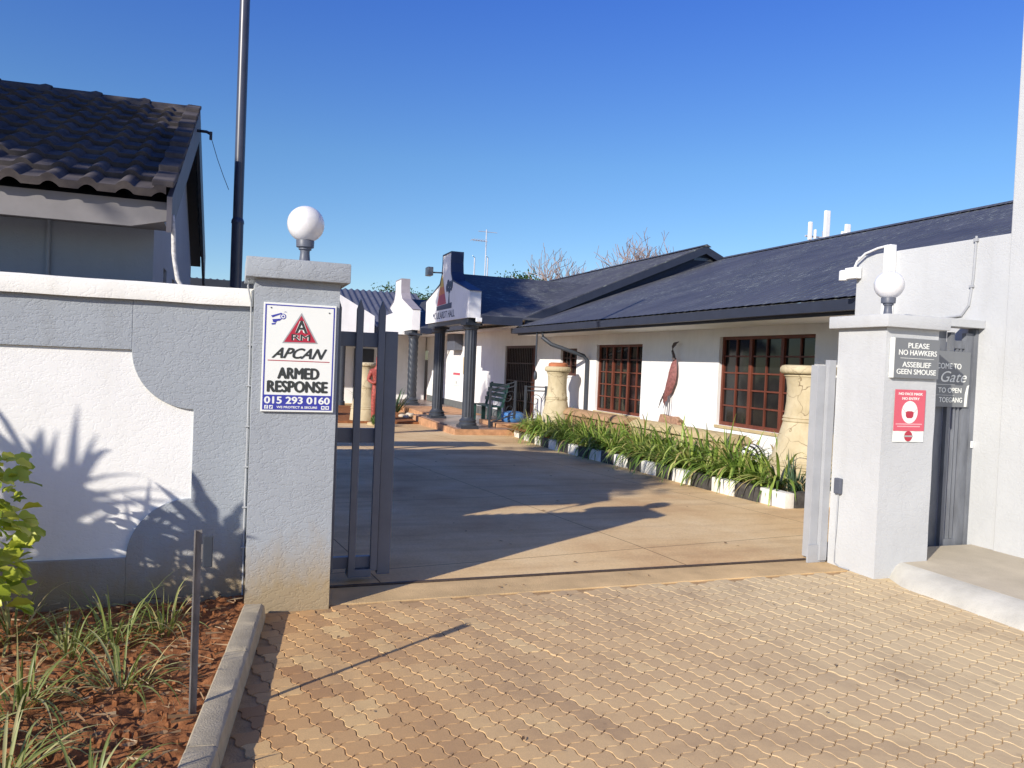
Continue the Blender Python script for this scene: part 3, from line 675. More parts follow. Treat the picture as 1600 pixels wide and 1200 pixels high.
# barge capping and boards on the gable end
BARGE = mat('grey_barge_board', (.09, .085, .10), .6, .15, 5)
part(MB().prism([(5.23, 2.50), (8.4, 3.96), (8.4, 3.66), (5.23, 2.28)], 'x', -.415, -.385), 'barge_board', BARGE, t)
part(MB().prism([(8.401, 3.96), (10.97, 2.80), (10.97, 2.42), (8.401, 3.60)], 'x', -.415, -.385), 'barge_board', DARK, t)
for i in range(8):
    a = i/8; b = (i+1)/8; y0 = 5.2+3.15*a; y1 = 5.2+3.15*b+.03; z0 = 2.53+1.44*a; z1 = 2.53+1.44*b
    part(MB().prism([(y0, z0+.02), (y1, z1+.0), (y1, z1+.035), (y0, z0+.06)], 'x', -.50, -.375), 'verge_tile', TILE, rf, bevel=.008)
FASC = mat('grey_fascia', (.20, .19, .19), .6, .12, 5)
part(MB().prism([(-6.9, 2.31), (-.62, 2.31), (-.415, 2.36), (-.415, 2.475), (-6.9, 2.475)], 'y', 5.30, 5.33), 'fascia', FASC, t)
part(MB().box(-6.9, -.44, 5.331, 5.749, 2.36, 2.37), 'soffit', FASC, t)
dp = MB().tube([(-.385, 5.29, 2.40), (-.378, 5.29, 2.30), (-.372, 5.29, 2.17), (-.368, 5.29, 2.12), (-.345, 5.29, 2.0), (-.32, 5.29, 1.955), (-.29, 5.27, 1.945)], [.012, .013, .014, .012, .014, .013, .012], 8)
tag(dp.build('downpipe', mat('weathered_white_pipe', (.55, .53, .50), .7, .35, 40, .4, 60), smooth=True), 'crooked weathered white pipe from the tiled eave to the wall top', 'pipe')
cb = MB().tube([(-.40, 7.9, 3.63), (-.30, 7.86, 3.62), (-.26, 7.85, 3.60)], .014); cb.box(-.275, -.25, 7.83, 7.87, 3.55, 3.62)
cb.tube([(-.26, 7.85, 3.57), (-.20, 7.85, 3.38), (-.14, 7.85, 3.22), (-.09, 7.85, 3.10)], .003, 5)
tag(cb.build('cable_bracket', DARK), 'small dark bracket with a hanging wire near the house ridge end', 'bracket')
t = empty('flagpole', (.0, 9, -.05), 'tall dark steel pole rising behind the boundary wall', 'pole')
part(MB().tube([(.0, 9, -.1), (.0, 9, 3.0)], .062, 20), 'lower_pole', POLE, t, smooth=40); part(MB().tube([(.0, 9, 3.0), (.0, 9, 7.5)], .053, 20), 'upper_pole', POLE, t, smooth=40)
part(MB().lathe([(.062, 0), (.068, .0), (.066, .03), (.053, .06)], (0, 9, 2.97), 20), 'collar', POLE, t, smooth=30)
t = empty('carport', (-.2, 13, -.1), 'low dark flat carport roof glimpsed behind the boundary wall', 'carport')
part(MB().box(-3.2, .30, 12, 12.9, 2.44, 2.61), 'roof', DARK, t, bevel=.01)
for x, y in ((-2.9, 12.2), (.1, 12.2), (-2.9, 12.7), (.1, 12.7)): part(MB().box(x-.05, x+.05, y-.05, y+.05, -.3, 2.439), 'post', STEEL, t)
# ================================================================== THE LONG HALL ON THE RIGHT
def wall_x(mb, X0, X1, ya, yb, za, zb, ops):
    """wall in the plane x=X0..X1 with openings (y0,y1,z0,z1)"""
    y = ya
    for (a, b, c, d) in sorted(ops):
        if a > y: mb.box(X0, X1, y, a, za, zb)
        if c > za: mb.box(X0, X1, a, b, za, c)
        if d < zb: mb.box(X0, X1, a, b, d, zb)
        y = b
    if yb > y: mb.box(X0, X1, y, yb, za, zb)
XW = 7.6
def window(t, y0, y1, z0, z1, sashes, rows, m=TIMBER):
    x = XW+.06; f = MB()
    f.box(x, x+.06, y0, y0+.05, z0, z1); f.box(x, x+.06, y1-.05, y1, z0, z1); f.box(x, x+.06, y0+.05, y1-.05, z0, z0+.06); f.box(x, x+.06, y0+.05, y1-.05, z1-.05, z1)
    wdt = (y1-y0)/sashes
    for i in range(1, sashes): f.box(x-.002, x+.06, y0+i*wdt-.035, y0+i*wdt+.035, z0+.06, z1-.05)
    fr = part(f, 'window', m, t, bevel=.003)
    g = MB()
    for i in range(sashes):
        c = y0+(i+.5)*wdt; g.box(x+.012, x+.04, c-.014, c+.014, z0+.06, z1-.05)
    for r in range(1, rows):
        z = z0+.06+(z1-z0-.11)*r/rows
        for i in range(sashes*2):
            c0 = y0+.05+(i*wdt/2)+.0; c0 = y0+i*wdt/2+.036; c1 = y0+(i+1)*wdt/2-.036
            c0 = y0+i*wdt/2+(.0365 if i % 2 == 0 else .0145); c1 = y0+(i+1)*wdt/2-(.0145 if i % 2 == 0 else .0365)
            g.box(x+.014, x+.038, c0, c1, z-.012, z+.012)
    part(g, 'glazing_bars', m, fr)
    part(MB().box(x+.041, x+.047, y0+.05, y1-.05, z0+.06, z1-.05), 'pane', GLASS, fr)
    part(MB().box(XW-.02, XW+.058, y0-.03, y1+.03, z0-.05, z0-.002), 'sill', TAN if z0 < .8 else WHITE, fr, bevel=.004)
t = empty('hall_building', (9, 12, -.1), 'long low white hall with flecked dark sheet roof on the right', 'building')
W1 = (8.62, 10.86, .70, 2.16); W2 = (13.42, 15.45, .62, 2.07); W3 = (16.5, 17.45, 1.35, 2.0)
mb = MB(); wall_x(mb, XW, XW+.24, 4.9, 18.30, -.4, 2.42, [W1, W2, W3])
mb.box(XW+.241, 17.6, 4.9, 5.1, -.4, 2.5); mb.box(17.6, 17.8, 4.9, 18.3, -.4, 2.5)
part(mb, 'wall', WHITE, t)
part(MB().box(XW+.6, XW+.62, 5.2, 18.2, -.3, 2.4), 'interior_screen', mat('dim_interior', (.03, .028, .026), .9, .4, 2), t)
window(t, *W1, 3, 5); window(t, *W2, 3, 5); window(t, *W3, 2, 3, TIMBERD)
# few things glimpsed through the near window
XE, ZE, XRG, ZRG = 6.62, 2.50, 12.67, 4.74
def sheet(mb, xa, za, xb, zb, y0, y1, corr=.0, pitch=.152, th=.03):
    """sheet roof sloping in x between y0 and y1, ribs running up the slope"""
    n = max(2, int((y1-y0)/(pitch/6))) if corr else 40; vs = []
    d = Vector((xb-xa, zb-za)).normalized(); nr = Vector((-d.y, d.x)); nr = nr if nr.y > 0 else -nr
    for i in range(n+1):
        y = y0+(y1-y0)*i/n; h = corr*(sin(2*pi*y/pitch)+.5*sin(4*pi*y/pitch)) if corr else 0
        for (x, z) in ((xa, za), ((xa+xb)/2, (za+zb)/2), (xb, zb)): vs.append((x+nr.x*h, y, z+nr.y*h))
    f = [(i*3+k, i*3+k+1, (i+1)*3+k+1, (i+1)*3+k) for i in range(n) for k in range(2)]
    mb.add(vs, f); m = len(vs); mb.add([(a+0, b, c-th) for a, b, c in vs], f)
    for a, b in (((xa, za), (xb, zb)),):
        for y in (y0, y1): mb.add([(xa, y, za), (xb, y, zb), (xb, y, zb-th), (xa, y, za-th)], [(0, 1, 2, 3)])
    return mb
rb = sheet(sheet(MB(), XE, ZE, XRG, ZRG, 4.8, 18.05, .003, .19), XRG, ZRG, 18.7, 2.5, 4.8, 18.05, .003, .19)
part(rb, 'roof', ROOF, t)
part(MB().prism([(XRG-.16, ZRG-.035), (XRG, ZRG+.04), (XRG+.16, ZRG-.035)], 'y', 4.75, 18.06), 'ridge_cap', ROOF, t)
FA = mat('blue_black_fascia', (.028, .034, .055), .45, .12, 4)
part(MB().box(XE+.03, XE+.06, 4.8, 18.0, 2.29, 2.462), 'fascia', FA, t)
gt = MB().prism([(XE-.10, 2.33), (XE+.028, 2.33), (XE+.028, 2.455), (XE+.020, 2.455), (XE+.020, 2.338), (XE-.092, 2.338), (XE-.092, 2.455), (XE-.11, 2.455)], 'y', 4.8, 18.15)
part(gt, 'gutter', FA, t)
part(MB().box(XE+.061, XW-.001, 4.9, 18.0, 2.30, 2.31), 'soffit', WHITE, t)
part(MB().tube([(XE-.03, 16.2, 2.33), (XE-.03, 16.2, 2.20), (XE+.1, 16.0, 2.05), (XW-.14, 15.82, 1.82), (XW-.06, 15.8, 1.72), (XW-.055, 15.8, .3)], .045, 10), 'downpipe', DARK, t, smooth=40)
part(MB().tube([(XE-.03, 16.55, 2.33), (XE-.03, 16.55, 1.55)], .022, 8), 'rain_chain', DARK, t)
tag(part(MB().lathe([(.01, 0), (.035, .02), (.045, .06), (.04, .16), (.02, .20), (.008, .22)], (XE-.03, 16.55, 1.22), 12), 'hanging_lantern', DARK, None, smooth=30), 'small dark lantern hanging below the hall gutter beside the clay vase', 'lantern')

# ================================================================== GABLED BUILDING BEHIND WITH TWO PORCHES
t2 = empty('gabled_building', (9, 24, -.2), 'white gabled building with two porches beyond the long hall', 'building')
D1 = (19.1, 21.58, .12, 2.1); D2 = (31.2, 32.8, -.1, 2.0); D3 = (34.6, 35.6, -.1, 2.0)
mb = MB(); wall_x(mb, XW, XW+.24, 18.301, 37, -.5, 3.02, [D1, D2, D3]); part(mb, 'wall', WHITE, t2)
part(MB().box(XW-.02, XW-.0005, 21.7, 31.1, -.5, .17), 'plinth', mat('grey_plinth', (.12, .13, .13), .8, .15, 5), t2)
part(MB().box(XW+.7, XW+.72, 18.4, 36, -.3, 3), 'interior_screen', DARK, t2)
# entrance door behind dark security bars
f = MB(); x = XW+.05
f.box(x, x+.06, D1[0], D1[0]+.07, D1[2], D1[3]); f.box(x, x+.06, D1[1]-.07, D1[1], D1[2], D1[3]); f.box(x, x+.06, D1[0]+.07, D1[1]-.07, D1[3]-.07, D1[3])
dr = part(f, 'door', TIMBERD, t2)
f = MB()
for i in range(17):
    y = D1[0]+.14+i*.137; f.box(x-.02, x-.004, y-.010, y+.010, D1[2], D1[3]-.07)
for z in (.55, 1.1, 1.6): f.box(x-.024, x-.0, D1[0]+.07, D1[1]-.07, z-.015, z+.015)
part(f, 'security_bars', BRASSY, dr); part(MB().box(x+.05, x+.06, D1[0]+.07, D1[1]-.07, D1[2], D1[3]-.07), 'pane', GLASS, dr)
part(MB().box(x+.01, x+.05, D1[0]+.07, D1[0]+.40, D1[2], D1[3]-.071), 'door_leaf', TIMBER, dr)
for D in (D2, D3):
    f = MB(); f.box(x, x+.05, D[0], D[1], D[2], D[3]-.4); part(f, 'door', TIMBER, t2); part(MB().box(x, x+.04, D[0], D[1], D[3]-.399, D[3]), 'fanlight', GLASS, t2)
# roofs
X2E, Z2E, X2R, Z2R = 6.84, 2.76, 12.04, 5.02
rb = sheet(sheet(MB(), X2E, Z2E, X2R, Z2R, 18.05, 38, .006, .19), X2R, Z2R, 17.2, 2.78, 18.051, 38, .006, .19)
part(rb, 'roof', ROOF, t2)
part(MB().prism([(X2R-.15, Z2R-.03), (X2R, Z2R+.04), (X2R+.15, Z2R-.03)], 'y', 18.0, 38), 'ridge_cap', ROOF, t2)
part(MB().prism([(X2E-.0, Z2E-.02), (X2R, Z2R-.02), (17.2, 2.76), (17.2, 2.60), (X2R, Z2R-.22), (X2E, Z2E-.22)], 'y', 18.02, 18.049), 'barge_board', FA, t2)
part(MB().prism([(7.2, 2.4), (16.8, 2.4), (16.8, 2.9), (X2R, Z2R-.05), (7.2, 2.9)], 'y', 18.18, 18.30), 'gable_cladding', FA, t2)
part(MB().box(11.75, 12.35, 18.165, 18.179, 4.62, 4.70), 'gable_vent', GALV, t2)
part(MB().prism([(X2E-.10, 2.60), (X2E+.02, 2.60), (X2E+.02, 2.73), (X2E-.12, 2.73)], 'y', 22.6, 38), 'gutter', FA, t2)
part(MB().box(X2E+.02, XW-.001, 18.1, 37.9, 2.56, 2.57), 'soffit', WHITE, t2)

def porch(tp, XF, yc, hw, zt, zs, zb, chw, white, xr, ridge, eave, logo=False):
    # shaped gable facing the driveway: a thick parapet, plaster face, painted coping
    pts = [(yc-hw, zb), (yc+hw, zb), (yc+hw, zs), (yc+chw*1.55, zt-.78), (yc+chw*1.12, zt-.55), (yc+chw, zt-.3), (yc+chw, zt), (yc-chw, zt), (yc-chw, zt-.3), (yc-chw*1.12, zt-.55), (yc-chw*1.55, zt-.78), (yc-hw, zs)]
    g = part(MB().prism(pts, 'x', XF, XF+.30), 'porch_gable', WHITE, tp)
    def off(seq, e): return seq
    cm = NAVY if logo else mat('mauve_grey_coping', (.30, .27, .29), .7, .1, 4)
    cp = MB(); seq = pts[2:]; e = .035
    outer = []
    cy, cz = yc, zb
    for y, z in seq:
        sy = e if y > yc else -e; outer.append((y+sy, z+(e if z > zs+.01 else .0)))
    for i in range(len(seq)-1):
        cp.prism([seq[i], seq[i+1], outer[i+1], outer[i]], 'x', XF-.015, XF+.33)
    part(cp, 'coping', cm, g)
    # roof behind
    r = MB()
    for sg in (-1, 1):
        ye = yc+sg*hw*1.02; vs = [(XF+.3, yc, ridge), (xr, yc, ridge), (xr, ye, eave), (XF+.3, ye, eave)]
        r.add(vs+[(a, b, c-.04) for a, b, c in vs], [(0, 1, 2, 3), (4, 5, 6, 7), (0, 1, 5, 4), (2, 3, 7, 6), (1, 2, 6, 5), (0, 3, 7, 4)])
    part(r, 'porch_roof', ROOF, tp)
    part(MB().box(XF+.301, X2E-.12, yc-hw*1.04-.03, yc-hw*1.04, eave-.2, eave+.0), 'porch_fascia', FA, tp)
    part(MB().box(XF+.05, XW-.002, yc-hw+.04, yc+hw-.04, zb+.01, zb+.05), 'porch_ceiling', WHITE, tp)
    part(MB().box(XF+.04, XF+.26, yc-hw+.15, yc+hw-.15, zb-.12, zb-.001), 'porch_beam', DARK, tp)
    return g
def fluted(tp, x, y, z0, z1, r, twist=False):
    fn = (lambda a, z: 1+.085*cos(7*(a+z*4.2))) if twist else (lambda a, z: 1+.05*cos(14*a))
    prof = [(r*.96, z0+.25+(z1-z0-.42)*k/44) for k in range(45)]
    c = part(MB().lathe([(p, q) for p, q in prof], (x, y, 0), 56, fn), 'column', DARK, tp, smooth=50)
    b = MB().lathe([(r*1.5, z0), (r*1.52, z0+.10), (r*1.35, z0+.13), (r*1.42, z0+.18), (r*1.1, z0+.22), (r*1.0, z0+.26)], (x, y, 0), 32)
    b.box(x-r*1.5, x+r*1.5, y-r*1.5, y+r*1.5, z0-.02, z0+.06); part(b, 'column_base', DARK, c, smooth=35)
    b = MB().lathe([(r*1.0, z1-.18), (r*1.15, z1-.15), (r*1.15, z1-.12), (r*1.4, z1-.06)], (x, y, 0), 32); b.box(x-r*1.45, x+r*1.45, y-r*1.45, y+r*1.45, z1-.06, z1); part(b, 'capital', DARK, c, smooth=35)
t3 = empty('entrance_porch', (5.6, 20.25, -.05), 'nearer porch with painted mountain gable and two dark fluted columns', 'porch')
XF = 5.36; g = porch(t3, XF, 20.25, 2.24, 4.46, 3.32, 2.66, .42, True, 9.8, 3.97, 2.72, True)
fluted(t3, 5.52, 18.28, -.05, 2.54, .15); fluted(t3, 5.52, 21.35, -.05, 2.54, .15)
fl = part(MB().box(5.22, XW-.03, 18.06, 22.6, -.6, -.052), 'porch_floor', TILEF, t3)
part(MB().box(5.12, XW-.03, 17.97, 18.059, -.6, -.075), 'step', BRICKS, t3); part(MB().box(5.12, 5.219, 18.06, 22.6, -.6, -.075), 'step', BRICKS, t3)
part(MB().box(6.3, XW-.03, 18.3, 19.8, -.05, .05), 'door_step', BRICKS, t3, bevel=.01)
# painted emblem and lettering on the gable
o = (XF, 20.25, 0); ux = (0, -1, 0)
flat('emblem_base', NAVY, g, o, ux, [(-.95, 2.98), (.62, 2.98), (.62, 3.13), (-.95, 3.10)], 0, .004)
flat('emblem_mountain', LOGOR, g, o, ux, [(-.92, 3.11), (.05, 3.13), (-.30, 3.72), (-.55, 3.76), (-.62, 3.66)], 0, .004)
flat('emblem_mountain', LOGOO, g, o, ux, [(-.80, 3.38), (-.12, 3.42), (-.33, 3.76), (-.50, 3.80), (-.62, 3.68)], .0, .006)
flat('emblem_sun', LOGOY, g, o, ux, [(-.66, 3.60), (-.25, 3.62), (-.34, 3.80), (-.44, 3.93), (-.56, 3.80)], .0, .008)
rr = random.Random(5)
flat('emblem_tree', NAVY, g, o, ux, [(.26, 3.12), (.40, 3.12), (.36, 3.38), (.45, 3.52), (.33, 3.50), (.24, 3.44), (.30, 3.36)], 0, .005)
for k in range(16):
    flat('emblem_tree', NAVY, g, o, ux, disc(.34+rr.uniform(-.26, .26), 3.55+rr.uniform(-.10, .13), rr.uniform(.05, .11), 9), 0, .005+.0003*k)
text('MOULARDT HALL', 'lettering', NAVY, g, o, ux, -1.35, .95, 2.74, 2.93, .01, 0, .004)
ft = empty('floodlight', (XF-.2, 20.9, 3.95), 'silver floodlight fixed high on the painted gable', 'floodlight')
part(MB().box(XF-.40, XF-.24, 20.78, 21.1, 3.92, 4.16), 'housing', GALV, ft, bevel=.02); part(MB().tube([(XF-.25, 20.9, 4.02), (XF-.0, 20.65, 4.0)], .02), 'arm', DARK, ft)
pc = empty('porch_camera', (5.5, 17.9, 2.6), 'small white camera under the eave of the nearer porch', 'camera')
part(MB().lathe([(.03, 0), (.045, .02), (.045, .22), (.03, .24)], (0, 0, 0), 12), 'body', PVC, pc, smooth=35); pc.children[0].rotation_euler = (0, radians(-80), 0); pc.children[0].location = (0, 0, 0)
part(MB().box(5.52, 5.66, 17.86, 17.96, 2.56, 2.66), 'mount', PVC, pc, bevel=.01)

t4 = empty('twisted_column_porch', (6.2, 30, -.05), 'farther porch with plain white gable and dark twisted columns', 'porch')
g2 = porch(t4, 6.0, 29.9, 2.6, 4.66, 3.40, 2.66, .52, True, 9.6, 3.97, 2.74, False)
fluted(t4, 6.15, 27.55, -.05, 2.54, .17, True); fluted(t4, 6.15, 32.1, -.05, 2.54, .17, True)
part(MB().box(5.75, XW-.03, 27.1, 32.6, -.6, -.06), 'porch_floor', TILEF, t4); part(MB().box(5.55, 5.749, 27.0, 32.7, -.6, -.075), 'step', BRICKS, t4)
part(MB().box(5.72, XW-.03, 22.61, 27.09, -.6, -.08), 'walkway', BRICKS, t4)

# objects on the porch wall
def wallbox(name, m, label, cat, x, y0, y1, z0, z1, dpt=.08):
    return tag(part(MB().box(x-dpt, x-.001, y0, y1, z0, z1), name, m, None, bevel=.008), label, cat)
wallbox('meter_box', mat('tan_meter_box', (.50, .40, .24), .7, .1, 5), 'tan meter box on the white wall between the two fluted columns', 'box', XW, 24.6, 25.6, 1.15, 1.75, .12)
nb = empty('notice', (XW, 27, .85), 'white notice with red heading on the wall behind the fluted columns', 'notice')
part(MB().box(XW-.02, XW-.002, 26.2, 27.2, .72, 1.20), 'sheet', SIGNW, nb); flat('heading', MASKR, nb, (XW-.021, 27.2, 0), (0, -1, 0), rect(.05, .95, 1.1, 1.18)); flat('mark', SIGNO, nb, (XW-.021, 27.2, 0), (0, -1, 0), disc(.5, .83, .06, 10))
ac = empty('air_conditioner', (XW-.2, 26.6, 2.0), 'grey air conditioner unit high under the porch roof', 'air conditioner')
part(MB().box(XW-.32, XW-.02, 26.1, 27.1, 1.98, 2.6), 'casing', PGREY, ac, bevel=.02)
fan = part(MB().lathe([(.24, 0), (.24, .02), (.20, .03), (.05, .03), (.04, .05)], (0, 0, 0), 24), 'fan_grille', DARK, ac, smooth=30); fan.rotation_euler = (0, radians(-90), 0); fan.location = Vector((XW-.321, 26.6, 2.28))-Vector(ac.location)
# railings
def rail(name, label, p0, p1, h, scroll=True):
    t = empty(name, p0, label, 'railing', 'wrought iron porch railings'); p0 = Vector(p0); p1 = Vector(p1); d = p1-p0
    Z = Vector((0, 0, 1)); f = MB()
    for a in (h, h-.10, .12): f.tube([p0+Z*a, p1+Z*a], .018, 6)
    part(f, 'rails', DARK, t)
    for q in (p0, p1): part(MB().box(q.x-.025, q.x+.025, q.y-.025, q.y+.025, q.z, q.z+h+.03), 'post', DARK, t)
    s = MB(); n = max(1, int(round(d.length/.42)))
    for k in range(n):
        for sg in (1, -1):
            c = p0+d*((k+.5)/n)+Z*(h*.47+sg*h*.17); pth = []
            for i in range(26):
                a = i/25*2.6*pi+(0 if sg > 0 else pi); r = .17*(1-i/32); pth.append(c+d.normalized()*cos(a)*r+Z*sin(a)*r)
            s.tube(pth, .009, 5)
    part(s, 'scrollwork', DARK, t)
rail('railing', 'black wrought iron railing rising toward the door beside the green bench', (6.09, 18.28, -.05), (6.75, 18.28, .17), .95)
rail('railing', 'black wrought iron railing between the dark door and the clay vase', (7.0, 18.2, .05), (7.56, 18.2, .05), .96)
# green bench, end-on
t = empty('park_bench', (6.9, 20.2, -.05), 'dark green slatted bench on the porch beside the railing', 'bench')
for i, xx in enumerate((6.5, 6.6, 6.7, 6.8)): part(MB().box(xx, xx+.08, 19.55, 21.2, .38, .41), 'seat_slat', GREEN, t, bevel=.004)
for i in range(4): part(MB().box(6.90+.04*i, 6.925+.04*i, 19.55, 21.2, .52+.13*i, .62+.13*i), 'back_slat', GREEN, t, bevel=.004)
for y in (19.65, 21.05):
    part(MB().box(6.50, 6.60, y, y+.07, -.05, .379), 'leg', GREEN, t); part(MB().box(6.78, 6.88, y, y+.07, -.05, .379), 'leg', GREEN, t)
    part(MB().prism([(6.86, .379), (6.93, .379), (7.09, 1.04), (7.04, 1.04)], 'y', y, y+.05), 'back_support', GREEN, t)
tag(part(MB().lathe([(.02, 0), (.26, .0), (.30, .05), (.31, .16), (.27, .24), (.15, .28), (.01, .29)], (6.95, 18.95, .052), 24), 'tub', BLUE, None, smooth=40), 'round blue plastic tub on the step in front of the dark door', 'tub')

# ================================================================== PLANTER WITH STRIPED KERB
WORDS = 'one two three four five six seven eight nine ten eleven twelve thirteen'.split(); ORD = 'nearest second third fourth fifth sixth seventh eighth ninth tenth eleventh twelfth thirteenth'.split()
kb = []
y = 7.40; k = 0
XK = 6.20
while y < 17.6:
    ln = .47+.03*random.random(); xk = XK-.045*sin((y-7.4)/3.3*pi)*(1 if y < 10.7 else 0)+max(0, y-14.5)*.12
    black = k % 2 == 1; z0 = gz(y)
    mb = MB().box(xk, xk+.14, y+.006, min(y+ln, 17.9)-.006, z0-.15, z0+.185)
    o = part(mb, 'kerb_block', PBLACK if black else PWHITE, None, bevel=.014, smooth=40); o.rotation_euler = (0, 0, 0)
    tag(o, '%s kerb block along the driveway side of the planter, %s %s one from the gate' % (('black' if black else 'white'), ORD[k//2], ('black' if black else 'white')), 'kerb block', 'painted kerb blocks along the planter'); y += ln; k += 1
x = XK+.145; k = 1
while x < 7.5:
    ln = .30 if k == 1 else .5; o = part(MB().box(x+.006, x+ln-.006, 7.40, 7.54, -.2, .165), 'kerb_block', PBLACK if k % 2 else PWHITE, None, bevel=.014, smooth=40)
    c = 'black' if k % 2 else 'white'; tag(o, c+' kerb block across the near end of the planter, number %s from its corner' % WORDS[k-1], 'kerb block', 'painted kerb blocks along the planter'); x += ln; k += 1
struct(soil(6.3, 7.62, 7.5, 17.95, .03, None, .8, .02).build('planter_soil', SOIL, smooth=True))
# low rounded garden wall behind the plants
def lowwall(y0, y1, label, m):
    t = empty('garden_wall', (7.25, (y0+y1)/2, 0), label, 'garden wall')
    part(MB().box(7.08, 7.42, y0, y1, -.3, .50), 'body', m, t)
    n = 20; mb = MB(); vs = []
    for i in range(n+1):
        y = y0-.04+(y1-y0+.08)*i/n; j = .008*noise.noise(Vector((y*3, 1, 0)))
        for q in range(9):
            a = pi*q/8; vs.append((7.25-.23*cos(a), y, .502+j+.13*sin(a)))
    mb.add(vs, [(i*9+q, i*9+q+1, (i+1)*9+q+1, (i+1)*9+q) for i in range(n) for q in range(8)]+[(i*9, (i+1)*9, (i+1)*9+8, i*9+8) for i in range(n)]+[tuple(range(9)), tuple(range(n*9, n*9+9))])
    part(mb, 'coping', m, t, smooth=50)
lowwall(9.75, 12.75, 'low sand coloured garden wall below the bird sculpture', TAN)
lowwall(13.1, 16.3, 'low brown rounded garden wall under the middle window', mat('brown_plaster', (.36, .22, .12), .9, .2, 5, .4, 50))

def vase(x, y, z, sc, hh, label, lid=False, group='giant clay vases'):
    t = empty('clay_vase', (x, y, z), label, 'vase', group)
    P = [(.05, 0), (.50, 0), (.49, .10), (.475, .24), (.46, .34), (.472, .35), (.472, .37), (.455, .38), (.463, .395), (.46, .41), (.44, .42), (.40, .55), (.34, .74), (.305, .86), (.318, .872), (.318, .888), (.302, .90), (.312, .912), (.308, .928), (.292, .94), (.272, 1.10), (.270, 1.26), (.285, 1.36), (.305, 1.40), (.318, 1.405), (.318, 1.425), (.305, 1.43)]
    part(MB().lathe([(a*sc, b*hh) for a, b in P]+[(.25*sc, 1.44*hh), (.05, 1.44*hh)], (x, y, z), 64, lambda a, q: 1+.006*sin(3*a+q*5)), 'body', VASE, t, smooth=40)
    ring = MB().lathe([(.30*sc, 1.43*hh), (.345*sc, 1.435*hh), (.368*sc, 1.46*hh), (.368*sc, 1.50*hh), (.345*sc, 1.53*hh), (.30*sc, 1.54*hh), (.27*sc, 1.52*hh), (.25*sc, 1.44*hh)], (x, y, z), 96, lambda a, q: 1+.022*abs(sin(14*a)))
    part(ring, 'rim', VASE, t, smooth=60)
    if lid: part(MB().lathe([(.01, 1.46*hh), (.28*sc, 1.50*hh), (.27*sc, 1.60*hh), (.20*sc, 1.62*hh), (.01, 1.60*hh)], (x, y, z), 32), 'dish', TERRA, t, smooth=35)
vase(7.03, 8.06, .03, .96, 1.085, 'giant cracked sand coloured clay vase nearest, beside the gate catch post')
vase(6.98, 16.15, -.17, .80, 1.12, 'giant cracked clay vase with terracotta dish at the far end of the planter', True)
vase(3.6, 22.3, -.28, .82, 1.12, 'tall brown clay vase seen through the gate bars beside the carved figure')
zb = MB().lathe([(.17*sin(pi*k/14)+.002, -.17*cos(pi*k/14)) for k in range(15)], (6.98, 9.05, .40), 28)
tag(part(zb, 'garden_ball', ZEBRA, None, smooth=True), 'black and white striped ball half hidden in the strap leaves', 'ornament')
sk = MB().tube([(6.98, 8.66, .1), (6.96, 8.62, .62)], .006, 6); sk.add([(6.95, 8.60, .48), (6.99, 8.63, .48), (6.975, 8.62, .62), (6.965, 8.62, .38)], [(0, 3, 1), (0, 1, 2)])
tag(part(sk, 'plant_stake', PVC, None), 'thin white stake standing in the plants beside the nearest clay vase', 'stake')

# stork cut from rusty sheet, hung on the wall
t = empty('bird_sculpture', (7.5, 12.25, .7), 'rusty red metal stork on driftwood against the white wall', 'sculpture')
o = (7.55, 12.55, 0); ux = (0, -1, 0)
def sheetp(name, m, pts, a, b, sm=0): return flat(name, m, t, o, ux, pts, a, b)
body = [(.10, .98), (.16, 1.10), (.22, 1.30), (.33, 1.52), (.40, 1.68), (.43, 1.80), (.49, 1.80), (.52, 1.66), (.53, 1.50), (.50, 1.36), (.44, 1.26), (.38, 1.16), (.30, 1.10), (.24, 1.02), (.17, .92)]
mb = MB(); n = len(body); cx = sum(p[0] for p in body)/n; cz = sum(p[1] for p in body)/n
def P3(u, z, d): return (7.55-d, 12.55-u, z)
vs = [P3(u, z, .02) for u, z in body]+[P3(cx+(u-cx)*.7, cz+(z-cz)*.75, .07) for u, z in body]+[P3(cx+(u-cx)*.3, cz+(z-cz)*.4, .095) for u, z in body]
mb.add(vs, [(i, (i+1) % n, n+(i+1) % n, n+i) for i in range(n)]+[(n+i, n+(i+1) % n, 2*n+(i+1) % n, 2*n+i) for i in range(n)]+[tuple(range(2*n, 3*n)), tuple(range(n))[::-1]])
part(mb, 'body', STORKR, t, smooth=40)
nk = MB().tube([P3(.46, 1.76, .05), P3(.45, 1.84, .05), P3(.40, 1.92, .05), P3(.41, 2.0, .05), P3(.47, 2.05, .05)], [.035, .026, .022, .024, .034], 8); nk.tube([P3(.47, 2.055, .05), P3(.60, 2.09, .05)], [.028, .004], 8)
part(nk, 'neck_and_head', STORKD, t, smooth=40)
f = MB()
for i in range(9):
    u = .12+.035*i; z = 1.02+.06*i; f.prism([(12.55-u, z), (12.55-u-.03, z+.02), (12.55-u+.06, z-.16)], 'x', 7.46+.005*i, 7.472+.005*i)
part(f, 'wing_feathers', STORKD, t)
for u in (.20, .27, .33): part(MB().tube([P3(u+.02, 1.12, .03), P3(u, .70, .03)], .008, 6), 'leg', GALV, t)
w_ = MB(); rr = random.Random(2); ptsw = [(-.02, .50)]+[(.02+.07*i, .49+rr.uniform(-.025, .02)) for i in range(9)]+[(.68, .56), (.66, .60), (.70, .65), (.60, .68)]+[(.56-.07*i, .70+rr.uniform(-.02, .015)) for i in range(8)]
w_.prism([(12.5-u, z+.04) for u, z in ptsw], 'x', 7.47, 7.57); part(w_, 'driftwood_base', DRIFT, t, bevel=.008)

